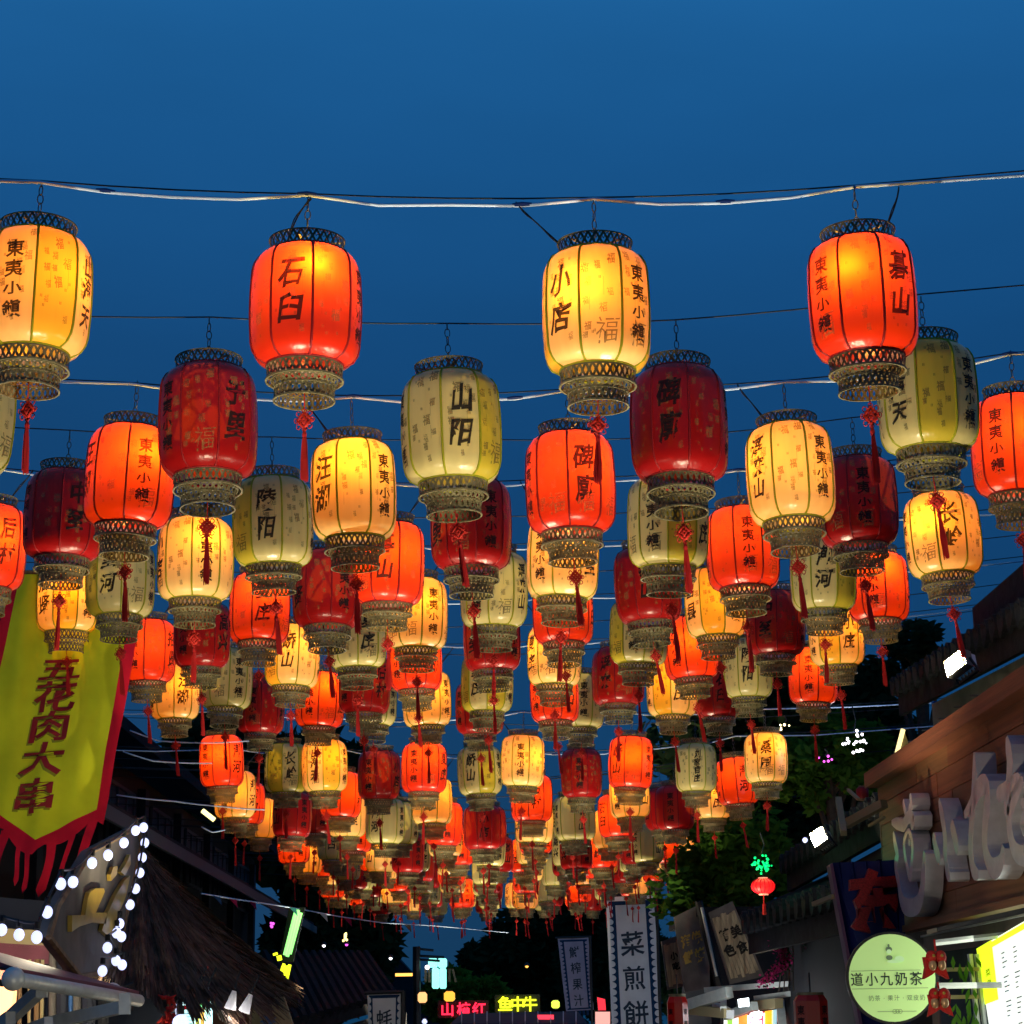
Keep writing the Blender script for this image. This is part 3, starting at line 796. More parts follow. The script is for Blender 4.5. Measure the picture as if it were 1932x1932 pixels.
# green neon upright sign and yellow neon characters
root = thing("neon_sign", "leaning green neon blade sign with yellow strokes beneath", "sign", AT(550, 1760, 26))
b = MB()
for dx in (-4, 1, 6):
    b.tube([AT(562 + dx, 1716 + abs(dx), 25.9), AT(541 + dx, 1806 - abs(dx), 25.9)], .022, 6)
part(b, "green_tube", G_GREEN, root)
b = MB(); b.prism([AT(545, 1712, 26.1), AT(575, 1712, 26.1), AT(553, 1815, 26.1), AT(527, 1815, 26.1)], (0, .1, 0)); part(b, "backboard", BLACK, root)
for q, (x, y, x2, y2) in enumerate([(541, 1822, 533, 1850), (547, 1820, 540, 1852), (536, 1818, 530, 1835), (519, 1798, 520, 1802), (526, 1803, 528, 1812)]):
    b = MB(); b.tube([AT(x, y, 25.6), AT(x2, y2, 25.6)], .020 if q < 3 else .03, 6); part(b, "yellow_tube", G_YEL, root)

# bunting
sp = [AT(380, 1686, 20), AT(453, 1698, 22), AT(522, 1708, 24), AT(580, 1718, 27), AT(638, 1729, 30), AT(720, 1741, 34), AT(823, 1747, 38), AT(960, 1760, 44)]
root = thing("bunting", "string of small coloured pennants crossing behind the thatched roof", "bunting", sp[0])
b = MB(); b.tube(sp, .008, 4); part(b, "cord", WHITECABLE, root)
for x, y, yd, c in [(402, 1690, 20.5, BLUEP), (432, 1695, 21.3, PINK), (468, 1700, 22.5, PINK), (545, 1711, 25, mat("teal_pennant", (.03, .30, .26), .7)), (602, 1722, 28, CLOTHW), (648, 1731, 31, PINK), (760, 1742, 36, CREAMB)]:
    p = AT(x, y, yd); s = yd / F
    b = MB(); b.prism([p, p + Vector((14 * s, 0, -3 * s)), p + Vector((16 * s, .02, -17 * s))], (0, .004, 0)); part(b, "pennant", c, root)

# ------------------------------------------------------------------ long yellow banner
def sheet(fn, nu, nv, mt, name, parent, u0=0, u1=1, v0=0, v1=1, o=0.0):
    mb = MB(); vs = [fn(u0 + (u1 - u0) * i / nu, v0 + (v1 - v0) * j / nv, o) for j in range(nv + 1) for i in range(nu + 1)]
    mb.add(vs, [(j * (nu + 1) + i, (j + 1) * (nu + 1) + i, (j + 1) * (nu + 1) + i + 1, j * (nu + 1) + i + 1) for j in range(nv) for i in range(nu)])
    ob = mb.build(name, mt, parent, True)
    if parent is not None: ob.location = -Vector(parent.location)
    return ob
YB = 15.9
flat = bilin(AT(38, 1085, YB), AT(261, 1085, YB), AT(166, 1600, YB), AT(-72, 1600, YB))
def bfn(u, v, o=0.0):
    f = .03 * math.sin(u * 7 + v * 4) + .018 * math.sin(v * 17 + u * 3) * (.3 + v) + .02 * math.sin(u * 23 - v * 6)
    return flat(u, v, f + o)
root = thing("long_banner", "long yellow-green banner with crimson edges and red writing at far left", "banner", flat(.5, 0))
def vend(u):                     # bottom edge of the yellow cloth, a V
    return .975 - .27 * abs(u - .58)
mb = MB(); NU, NV = 26, 50; vs = []
for j in range(NV + 1):
    for i in range(NU + 1):
        u = i / NU; vs.append(bfn(u, vend(u) * j / NV))
mb.add(vs, [(j * (NU + 1) + i, (j + 1) * (NU + 1) + i, (j + 1) * (NU + 1) + i + 1, j * (NU + 1) + i + 1) for j in range(NV) for i in range(NU)])
o = mb.build("cloth", CLOTHY, root, True); o.location = -Vector(root.location)
for u0, u1 in ((-.085, .0), (1.0, 1.085)):
    sheet(bfn, 2, 50, CLOTHR, "border", root, u0, u1, 0, .86 if u0 > .5 else .82)
mb = MB(); vs = []               # crimson hem along the V
for i in range(31):
    u = -.085 + 1.17 * i / 30; v = vend(min(1, max(0, u))); vs += [bfn(u, v - .002, .004), bfn(u, v + .030 + .035 * abs(math.sin(u * 9.0 + .5)), .004)]
mb.add(vs, [(2 * i, 2 * i + 1, 2 * i + 3, 2 * i + 2) for i in range(30)])
o = mb.build("hem", CLOTHR, root, True); o.location = -Vector(root.location)
for u, l, wd_ in ((-.02, .22, .06), (.14, .20, .06), (.32, .22, .085), (.47, .16, .045), (.55, .165, .05), (.70, .20, .075), (.84, .20, .05), (.98, .30, .08)):
    v = vend(min(1, u)) + .03
    mb = MB(); vs = []
    for j in range(9):
        t = j / 8; w_ = wd_ * (1 if t < .9 else .05) * (1 - .2 * math.sin(t * 3)); cu = u + .02 * math.sin(t * 4 + u * 9)
        vs += [bfn(cu - w_ / 2, v + l * t, .006), bfn(cu + w_ / 2, v + l * t, .006)]
    mb.add(vs, [(2 * i, 2 * i + 1, 2 * i + 3, 2 * i + 2) for i in range(8)])
    o = mb.build("ribbon", CLOTHR, root); o.location = -Vector(root.location)
aspect = (AT(274, 0, YB) - AT(0, 0, YB)).length / (AT(0, 515, YB) - AT(0, 0, YB)).length
for ch, v, k in (("五", .352, .090), ("花", .452, .116), ("肉", .562, .114), ("大", .680, .128), ("串", .815, .128)):
    for dx, dy, m_, oo in ((-.012, .008, SHADOWPRINT, .010), (0, 0, REDPRINT, .016)):
        mb = MB(); put_glyph(mb, ch, lambda a, b_: bfn(a, v + dy - b_, oo), .50 + dx, 0, .36, k, .024, .04, ord(ch) % 13, .0)
        o = mb.build("lettering", m_, root); o.location = -Vector(root.location)
mb = MB(); mb.tube([flat(-.15, -.01), flat(1.15, -.01)], .02, 8); o = mb.build("top_rod", OLDWOOD, root); o.location = -Vector(root.location)

# ------------------------------------------------------------------ white banners in the middle
def white_banner(label, corners, Yd, text, cloth, border, sizes, bw, nsc, seed, fringe=0, glyphscale=.5):
    c = [AT(x, y, Yd) for x, y in corners]; fl = bilin(*c); s = Yd / F
    fn = lambda u, v, o=0.0: fl(u, v, o + .05 * math.sin(u * 6 + seed) * math.sin(v * 5 + seed) * s * 100 * .3)
    root = thing("vertical_banner", label, "banner", c[0])
    sheet(fn, 10, 24, border, "edge_cloth", root)
    sheet(fn, 10, 24, CLOTHN, "scallop_band", root, bw * .5, 1 - bw * .5, .03, .985, .012)
    sheet(fn, 10, 24, cloth, "cloth", root, bw * 1.7, 1 - bw * 1.7, .055 if nsc > 12 else .075, .965, .024)
    mb = MB()
    for side in (0, 1):
        for q in range(nsc):
            v = .05 + .92 * (q + .5) / nsc; r_ = .42 / nsc; P = []
            for k in range(9):
                w = math.pi * k / 8; uu = bw * (.45 + .75 * math.sin(w)); P.append(fn(uu if side == 0 else 1 - uu, v + r_ * math.cos(w), .018))
            mb.add(P, [tuple(range(9))])
    o = mb.build("scallops", border, root); o.location = -Vector(root.location); o["kind"] = "stuff"
    H_ = (c[3] - c[0]).length; Wd = (c[1] - c[0]).length
    for ch, v, sz in zip(text, sizes[0], sizes[1]):
        mb = MB(); put_glyph(mb, ch, lambda a, b_: fn(a, v - b_, .034), .5, 0, sz, sz * Wd / H_ * 1.05, .014, .03, ord(ch) % 11)
        o = mb.build("lettering", NAVYPRINT, root); o.location = -Vector(root.location)
    mb = MB(); mb.tube([fl(-.08, -.005), fl(1.08, -.005)], .03, 6); o = mb.build("rod", BLACK, root); o.location = -Vector(root.location)
    if fringe:
        for q in range(7):
            mb = MB(); u = (q + .15) / 7; mb.quad(fn(u, 1), fn(u + .09, 1), fn(u + .09, 1.07), fn(u, 1.07)); o = mb.build("fringe_strip", CLOTHN, root); o.location = -Vector(root.location)
    pole = MB(); pole.tube([fl(1.06, -.02), Vector((fl(1.06, 0).x, fl(1, 0).y, 0))], .035, 6); o = pole.build("pole", BLACK, root); o.location = -Vector(root.location)
white_banner("large white banner reading 菜煎餅 with scalloped navy edge", [(1143, 1692), (1233, 1688), (1254, 2010), (1158, 2010)], 43, "菜煎餅", CLOTHW, CLOTHW, ((.285, .49, .70), (.50, .48, .52)), .11, 22, 1)
white_banner("narrow grey banner reading 鮮榨果汁 with striped fringe", [(1052, 1770), (1110, 1768), (1120, 1905), (1068, 1908)], 52, "鮮榨果汁", CLOTHG, CLOTHG, ((.20, .42, .64, .86), (.36, .36, .36, .36)), .11, 17, 2, 1)
white_banner("small white banner with the character 蚝 at the lower left centre", [(693, 1874), (757, 1872), (753, 2010), (698, 2010)], 27, "蚝", CLOTHW, CLOTHW, ((.36,), (.5,)), .09, 9, 3)

# ------------------------------------------------------------------ street lamp with teal panels and small lit things
Yd = 48; s = Yd / F; base = AT(786, 1860, Yd)
root = thing("street_lamp", "dark street lamp post carrying a teal lit double panel", "street lamp", (base.x, base.y, 0))
top = AT(787, 1786, Yd)
def P_(mb, name, mt, label=None): return part(mb, name, mt, root, label=label)
b = MB(); b.tube([(base.x, Yd, 0), (base.x, Yd, top.z)], [.12, .09], 8); P_(b, "post", BLACK)
for y_, x2 in ((1790, 818), (1803, 838), (1810, 830)):
    b = MB(); b.tube([AT(787, y_, Yd), AT(x2, y_ + 3, Yd)], .03, 5); P_(b, "arm", BLACK)
for x0, x1, y0, y1 in ((808, 825, 1808, 1825), (826, 843, 1808, 1825), (815, 828, 1826, 1865), (829, 842, 1826, 1865)):
    b = MB(); b.prism([AT(x0 + 2, y0, Yd), AT(x1 - 2, y0, Yd), AT(x1, y0 + 3, Yd), AT(x1, y1 - 3, Yd), AT(x1 - 2, y1, Yd), AT(x0 + 2, y1, Yd), AT(x0, y1 - 3, Yd), AT(x0, y0 + 3, Yd)], (0, .25, 0)); P_(b, "lit_panel", G_TEAL)
for x0, x1, y0, y1 in ((801, 805, 1828, 1853), (807, 812, 1828, 1853), (846, 850, 1828, 1852), (852, 862, 1828, 1853)):
    b = MB(); b.prism([AT(x0, y0, Yd), AT(x0 + 4, y0, Yd), AT(x1, y1, Yd), AT(x1 - 4, y1, Yd)], (0, .1, 0)); P_(b, "side_strip", CREAMB)
b = MB(); b.sphere(AT(806, 1825, Yd - .3), s * 4, 8, 6); P_(b, "globe_lamp", G_WHITE)
def small_lantern(label, x, y, Yd, w, h, mt):
    c = AT(x, y, Yd); s = Yd / F; t = thing("small_lantern", label, "lantern", c)
    b = MB(); b.lathe([(w * .3 * s, -h * .5 * s), (w * .5 * s, -h * .3 * s), (w * .5 * s, h * .3 * s), (w * .3 * s, h * .5 * s)], 12); b.build("shade", mt, t, True)
    b = MB(); b.lathe([(w * .3 * s, h * .5 * s), (w * .3 * s, h * .62 * s), (.001, h * .62 * s)], 10); b.lathe([(w * .3 * s, -h * .5 * s), (w * .22 * s, -h * .66 * s), (.001, -h * .66 * s)], 10); b.build("cap", OLDWOOD, t)
    return t
small_lantern("small peach glowing lantern right of the street lamp post", 797, 1882, 40, 17, 19, glow("peach_shade", (1, .50, .18), 1.5))
small_lantern("small yellow glowing lantern under the teal panel", 848, 1880, 40, 20, 18, glow("amber_shade", (1, .48, .05), 1.5))
small_lantern("lime lit box lantern right of the yellow neon characters", 1048, 1895, 42, 15, 14, glow("lime_shade", (.75, .95, .08), 1.5))
small_lantern("small red glowing ball lantern at the bottom centre", 928, 1928, 40, 14, 14, glow("red_shade", (1, .12, .06), 1.2))
def neon_text(label, text, xs, y, Yd, size, mt):
    root = thing("neon_characters", label, "sign", AT(xs[0], y, Yd))
    s = Yd / F
    for ch, x in zip(text, xs):
        c = AT(x, y, Yd); mb = MB()
        put_glyph(mb, ch, lambda a, b_: c + Vector((a * s, 0, b_ * s)), 0, 0, size, size, .02, 0, 0, 0, depth=(0, -.05, 0)); part(mb, "neon_character", mt, root)
    a, b_ = AT(xs[0] - size * .7, y - size * .6, Yd + .15), AT(xs[-1] + size * .7, y + size * .6, Yd + .15)
    mb = MB(); mb.prism([a, Vector((b_.x, a.y, a.z)), b_, Vector((a.x, a.y, b_.z))], (0, .08, 0)); part(mb, "backboard", BLACK, root)
neon_text("red neon characters hanging over the far end of street", "山楂红", (844, 875, 904), 1904, 45, 26, G_RED)
neon_text("yellow-green neon characters right of the red neon ones", "鱼中牛", (953, 977, 1000), 1894, 45, 28, G_YEL)
def lightbox(label, corners, Yd, mt, t=.12, cat="sign", name="light_box"):
    c = [AT(x, y, Yd) for x, y in corners]; root = thing(name, label, cat, c[0])
    mb = MB(); mb.prism([p + Vector((0, -.0, 0)) for p in c], (0, t, 0)); part(mb, "casing", BLACK, root)
    m = sum(c, Vector()) / 4
    mb = MB(); mb.prism([m + (p - m) * .93 + Vector((0, -.004, 0)) for p in c], (0, -.01, 0)); part(mb, "lit_face", mt, root)
    return root
lightbox("small red lit box sign at the bottom centre right", [(1013, 1914), (1046, 1914), (1046, 1929), (1013, 1929)], 38, glow("rose_face", (1, .06, .10), 1.3))
lightbox("tall red lit sign left of the big white banner", [(1126, 1880), (1142, 1884), (1145, 1925), (1130, 1922)], 44, glow("scarlet_face", (1, .03, .05), 1.2))
lightbox("pale pink and red lit sign at the foot of big white banner", [(1122, 1906), (1152, 1906), (1152, 1990), (1122, 1990)], 36, glow("pink_face", (.95, .45, .38), 1.1))
root = thing("market_awning", "long pale awning roof edge low across the far street", "awning", AT(960, 1918, 40))
mb = MB(); mb.prism([AT(870, 1918, 40), AT(1090, 1914, 40), AT(1110, 1938, 37), AT(850, 1938, 37)], (0, 0, .06)); part(mb, "canopy", NAVYWALL, root)
for q in range(10):
    mb = MB(); x = 870 + q * 24; mb.prism([AT(x, 1918, 40), AT(x + 2, 1918, 40), AT(x + 2, 1938, 37), AT(x, 1938, 37)], (0, 0, .10)); part(mb, "rafter", ALU, root)

# ------------------------------------------------------------------ left shop: sign board, bulbs, thatch, awning
XL = -2.30
def AL(x, y, X=XL): return ATX(x, y, X)
bc = [(92, 1768), (108, 1712), (172, 1606), (258, 1560), (264, 1592), (243, 1700), (214, 1832), (150, 1842)]
root = thing("shop_board", "dark pointed shop board with gold writing behind the bulb string", "sign", AL(170, 1700))
P = [AL(x, y) for x, y in bc]
mb = MB(); mb.prism(P, (-.06, 0, 0)); part(mb, "board", SLATD, root)
for poly in ([(136, 1727), (161, 1726), (165, 1700), (169, 1684), (180, 1676), (196, 1676), (198, 1682), (181, 1722), (202, 1722), (200, 1743), (176, 1740), (150, 1748), (136, 1758)],
             [(193, 1756), (198, 1735), (218, 1690), (236, 1660), (246, 1652), (238, 1690), (222, 1730), (207, 1768)],
             [(210, 1662), (221, 1650), (222, 1634), (214, 1636), (209, 1650)],
             [(228, 1645), (240, 1625), (246, 1612), (247, 1630), (236, 1652)]):
    mb = MB(); mb.prism([AL(x, y, XL + .03) for x, y in poly], (-.025, 0, 0)); part(mb, "gold_character", GOLD, root)
mb = MB()
for a, b in zip(P, P[1:] + P[:1]): mb.tube([a, b], .018, 5)
part(mb, "edge_strip", OLDWOOD, root)

bulbs = [(15, 1165), (155, 1205), (300, 1225), (385, 1020), (495, 790), (595, 775), (750, 620), (880, 555), (1010, 455), (1105, 355), (1170, 330), (1180, 455), (1160, 575), (1140, 700), (1105, 830), (1060, 960), (975, 1115), (950, 1190), (990, 1220), (875, 1310), (945, 1415), (995, 1450), (835, 1500)]
root = thing("bulb_string", "string of round blue-white bulbs round the pointed shop board", "string lights", AL(100, 1700, XL + .08))
pp = []
for q, (zx, zy) in enumerate(bulbs):
    x, y = zx / 2.76 / 1.5652, (2324 + zy / 2.76) / 1.5652
    p = AL(x, y, XL + .08) if x > 60 else AT(x, y, AL(92, 1768).y - .1 * q)
    pp.append(p)
    b = MB(); b.sphere((0, 0, 0), .028, 12, 8, 1.15); g_ = b.build("round_bulb", G_BLUE, root, True, loc=p - Vector(root.location))
    b = MB(); b.tube([(0, 0, .04), (0, 0, .075)], .015, 6); b.build("bulb_cap", BLACK, g_)
    if q % 4 == 1: point(g_, (.09, -.02, 0), .25, (.72, .75, 1), .05)
b = MB(); b.tube(along([p + Vector((0, 0, .07)) for p in pp], 3), .007, 5); part(b, "cord", BLACK, root)

# thatched roof
apex = AT(262, 1596, 17.5)
rim_px = [(205, 1832, 12.6), (240, 1862, 12.6), (300, 1868, 13.2), (345, 1885, 13.6), (392, 1898, 14.2), (450, 1904, 15.2), (505, 1894, 16.6), (538, 1875, 18.5), (548, 1862, 20.5), (520, 1835, 22.5), (430, 1800, 24), (300, 1790, 24), (200, 1800, 22), (150, 1810, 18), (160, 1822, 14.5)]
rim = [AT(*p) for p in rim_px]
root = thing("thatched_roof", "shaggy brown thatched stall roof at lower left", "roof", apex)
def cone(a, t):                  # a along the rim, t from apex to rim
    n = len(rim); i = int(a) % n; f = a - int(a); p = rim[i].lerp(rim[(i + 1) % n], f)
    q = apex.lerp(p, t); q.z -= .25 * t * (1 - t); q.z += .05 * math.sin(a * 5.1) * t; return q
n = len(rim); mb = MB(); NA, NT = n * 3, 8
vs = [cone(i / 3, j / NT) for j in range(NT + 1) for i in range(NA)]
mb.add(vs, [(j * NA + i, j * NA + (i + 1) % NA, (j + 1) * NA + (i + 1) % NA, (j + 1) * NA + i) for j in range(NT) for i in range(NA)])
part(mb, "thatch_bed", STRAWB, root, smooth=True)
rr = random.Random(5); mb = MB()
for q in range(15000):
    a = rr.uniform(0, n) if q % 3 == 0 else rr.uniform(-1, 10) % n
    t = rr.random() ** .6; L_ = rr.uniform(.06, .17)
    p0 = cone(a, t * .95); p1 = cone(a + rr.gauss(0, .045), min(1.10, t * .95 + L_)); 
    c_ = (p0 + p1) / 2
    out = Vector((c_.x - apex.x, c_.y - apex.y, .8)).normalized()
    p0 = p0 + out * rr.uniform(.0, .03); p1 = p1 + out * rr.uniform(-.02, .10) + Vector((0, 0, -.05 * rr.random()))
    w_ = (p1 - p0).cross(out + Vector((rr.gauss(0, .5), rr.gauss(0, .5), rr.gauss(0, .5)))).normalized() * rr.uniform(.003, .011)
    mb.add([p0 - w_, p0 + w_, p1 + w_ * .5, p1 - w_ * .5], [(0, 1, 2, 3)])
o = part(mb, "straw", mat("dry_straw", (.085, .050, .030), .9, noise_amt=.7, nscale=2.5), root); o["kind"] = "stuff"

# stall under the thatch
root = thing("thatched_stall", "stall front of pale and salmon walls under the thatched roof", "stall", AT(450, 1950, 17))
mb = MB(); mb.prism([AT(395, 1870, 17.6), AT(470, 1870, 17.6), AT(466, 2300, 17.6), AT(385, 2300, 17.6)], (0, .2, 0)); part(mb, "salmon_wall", SALMON, root)
mb = MB(); mb.prism([AT(476, 1885, 17.3), AT(535, 1880, 17.3), AT(552, 1932, 17.3), AT(548, 2200, 17.3), AT(470, 2200, 17.3)], (0, .1, 0)); part(mb, "pale_board", CREAMB, root)
mb = MB(); mb.tube([AT(455, 1890, 17), AT(448, 1940, 17), AT(445, 2250, 17)], .06, 8); part(mb, "maroon_post", MAROON, root)
star = []
for k in range(20):
    a = k * math.pi / 10; r_ = 17 if k % 2 else 11; star.append((506 + r_ * math.cos(a), 1924 + r_ * math.sin(a) * .9))
mb = MB(); mb.prism([AT(x, y, 17.25) for x, y in star], (0, -.02, 0)); part(mb, "blue_emblem", BLUEP, root)
for x, y, lean in ((362, 1880, .2), (382, 1882, .15), (437, 1891, -.1), (465, 1897, .1)):
    c = AT(x, y, 14.6); t = thing("spot_lamp", f"white cone spot lamp {('first', 'second', 'third', 'fourth')[[362, 382, 437, 465].index(x)]} from left under the thatch edge", "lamp", c, (RAD(8), RAD(18 + 40 * lean), 0), "spot lamps under the thatch")
    b = MB(); b.lathe([(.022, .055), (.042, -.045)], 14); b.lathe([(.016, .08), (.022, .055)], 10); b.build("lamp_shade", CLOTHW, t, True)
    b = MB(); b.lathe([(.001, -.038), (.038, -.040), (.041, -.045)], 14); b.build("lens", G_WHITE, t)
    b = MB(); b.tube([(0, 0, .10), (0, .05, .22)], .008, 5); b.build("stem", BLACK, t)
    point(t, (0, 0, -.09), 4, (1, .93, .85), .04)
root = thing("menu_board", "lit cyan menu board with corn pictures under the thatch", "menu board", AT(360, 1930, 14))
mb = MB(); mb.prism([AT(345, 1886, 14.2), AT(398, 1890, 14.2), AT(398, 2250, 14.2), AT(330, 2250, 14.2)], (0, .08, 0)); part(mb, "lit_face", G_CYAN, root)
for x0, x1, y0, y1, m_ in ((372, 380, 1887, 1905, glow("leaf_picture", (.10, .75, .12), 1)), (380, 387, 1888, 1904, glow("leaf_picture_pale", (.35, .9, .25), 1)), (369, 377, 1905, 1945, glow("corn_picture", (.8, .85, .15), 1.1)), (378, 386, 1904, 1945, glow("corn_picture_gold", (1, .62, .12), 1))):
    mb = MB(); mb.prism([AT(x0, y0, 14.19), AT(x1, y0, 14.19), AT(x1 - 1, y1 - 3, 14.19), AT((x0 + x1) / 2, y1, 14.19), AT(x0 + 1, y1 - 3, 14.19)], (0, -.01, 0)); part(mb, "printed_corn", m_, root)
for x, y in ((347, 1901), (357, 1901)):
    mb = MB(); mb.prism([AT(x, y - 4, 14.19), AT(x + 8, y - 4, 14.19), AT(x + 8, y + 4, 14.19), AT(x, y + 4, 14.19)], (0, -.008, 0)); part(mb, "price_patch", CLOTHR, root)
for q in range(5):
    mb = MB(); y = 1912 + q * 6; mb.prism([AT(346, y, 14.19), AT(364, y, 14.19), AT(364, y + 1.3, 14.19), AT(346, y + 1.3, 14.19)], (0, -.006, 0)); part(mb, "printed_line", BLUEP, root)
root = thing("chilli_string", "bunch of dried red chillies hanging beside the menu board", "ornament", AT(318, 1885, 13))
rr = random.Random(3)
for q in range(26):
    x, y = 318 + rr.gauss(0, 4), rr.uniform(1880, 1945); p = AT(x, y, 13); s = 13 / F
    d = Vector((rr.uniform(-1, 1), rr.uniform(-1, 1), rr.uniform(-1.5, .3))).normalized() * .045
    b = MB(); b.tube([p, p + d * .6 + Vector((0, 0, -.01)), p + d * 1.5], [.014, .013, .002], 6); part(b, "chilli", KNOT if q % 2 else MATS["orange_lamp"] if False else TASSEL, root, smooth=True)
b = MB(); b.tube([AT(318, 1876, 13), AT(316, 1960, 13)], .006, 4); part(b, "cord", OLDWOOD, root)

# awning with aluminium front bar
a0, a1 = AT(30, 1847, 9.6), AT(262, 1888, 11.4)
root = thing("retractable_awning", "maroon awning on a round aluminium front bar at lower left", "awning", a0)
b = MB(); b.tube([a0, a1], .034, 12); part(b, "front_bar", ALU, root, smooth=True)
for dz in (-.012, .014):
    b = MB(); b.tube([a0 + Vector((.02, -.032, dz)), a1 + Vector((.02, -.032, dz))], .006, 5); part(b, "bar_ridge", ALU, root)
b = MB(); b.sphere(a0 + Vector((-.01, -.01, 0)), .056, 14, 9); part(b, "end_cap", ALU, root, smooth=True)
b = MB(); bk0, bk1 = a0 + Vector((-.9, .5, .32)), a1 + Vector((-.8, .4, .20)); b.prism([a0 + Vector((0, 0, .03)), a1 + Vector((0, 0, .03)), bk1, bk0], (0, 0, .02)); part(b, "canvas", MAROON, root)
for x0, y0, x1, y1 in ((78, 1866, 20, 1920), (20, 1920, -40, 1960), (232, 1900, 92, 1930), (92, 1930, -20, 1975)):
    b = MB(); p, q_ = AT(x0, y0, 10.2), AT(x1, y1, 10.6)
    d = (q_ - p); Rm = d.to_track_quat("X", "Z").to_matrix(); b.box((p + q_) / 2, (d.length, .05, .06), Rm); part(b, "folding_arm", ALU, root)
for x, y in ((80, 1862), (236, 1894)):
    b = MB(); b.box(AT(x, y, 10.1), (.05, .05, .10)); part(b, "arm_bracket", ALU, root)
# shop front under it
root = thing("snack_shop", "bright shop front with bamboo posts at the lower left corner", "shop", AT(40, 1930, 13))
point(root, (.4, -.8, .5), 150, (1, .86, .6), .2)
b = MB(); b.prism([AT(-30, 1858, 13.5), AT(26, 1864, 13.5), AT(18, 1960, 13.5), AT(-30, 1960, 13.5)], (0, .1, 0)); part(b, "lit_window", G_WARM, root)
b = MB(); b.prism([AT(-30, 1828, 13.5), AT(22, 1832, 13.5), AT(22, 1848, 13.5), AT(-30, 1846, 13.5)], (0, .1, 0)); part(b, "lit_window", glow("rose_window", (1, .30, .18), 1.1), root)
for x, w_, m_ in ((38, 8, OLDWOOD), (56, 6, CREAMB), (70, 10, OLDWOOD), (80, 7, CREAMB), (100, 14, SLATD), (118, 22, NAVYWALL), (134, 8, BLUEP), (146, 14, SLATD), (168, 26, NAVYWALL), (196, 20, DARKWALL)):
    p0, p1 = AT(x, 1780 if x > 90 else 1810, 13.8), AT(x - 3, 2100, 13.8); b = MB(); b.tube([p0, p1], w_ / 2 * 13.8 / F, 8); part(b, "bamboo_post", m_, root)
for y in (1772, 1800):
    b = MB(); b.box(AT(60, y, 13.9), (1.1, .08, .12), Euler((0, RAD(4), 0)).to_matrix()); part(b, "cross_beam", MAROON if y == 1800 else CREAMB, root)
b = MB(); b.prism([AT(-40, 1690, 15), AT(90, 1700, 15), AT(90, 1770, 15), AT(-40, 1765, 15)], (0, .1, 0)); part(b, "upper_wall", NAVYWALL, root)
b = MB(); b.prism([AT(86, 1850, 14.6), AT(330, 1850, 14.6), AT(330, 2200, 14.6), AT(86, 2200, 14.6)], (0, .1, 0)); part(b, "side_wall", NAVYWALL, root)
root = thing("horn_lamp", "white half-round lamp shade beside the pointed board", "lamp", AT(212, 1872, 11.9))
b = MB(); b.sphere((0, 0, 0), .055, 12, 8); b.build("lamp_shade", CLOTHW, root, True)
b = MB(); b.tube([(0, .05, 0), (.1, .1, .05)], .012, 5); b.build("bracket", BLACK, root)
c = AT(341, 1930, 12.2); t = thing("round_bulb_lamp", "blue-white bulb at the bottom edge left of the chillies", "lamp", c - Vector((0, 0, .0)))
b = MB(); b.sphere((0, 0, 0), .05, 12, 8); b.build("round_bulb", G_BLUE, t, True)
b = MB(); b.tube([(0, 0, .05), (0, 0, .1)], .02, 6); b.build("bulb_cap", BLACK, t)

# extra dropped cables against the dark building
for q, (l, lab) in enumerate([([(245, 1378), (300, 1398), (380, 1402), (470, 1398)], "topmost"), ([(232, 1418), (290, 1436), (370, 1440), (400, 1440)], "second"), ([(220, 1500), (330, 1512), (420, 1522), (500, 1528)], "third"), ([(380, 1560), (400, 1570), (425, 1566)], "lowest")]):
    b = MB(); b.tube(along([AT(x, y, 20.5) for x, y in l], 4), .007, 5); o = b.build("slack_cable", WHITECABLE, smooth=True); tag(o, f"thin white slack cable, {lab} against the dark left building", "cable")

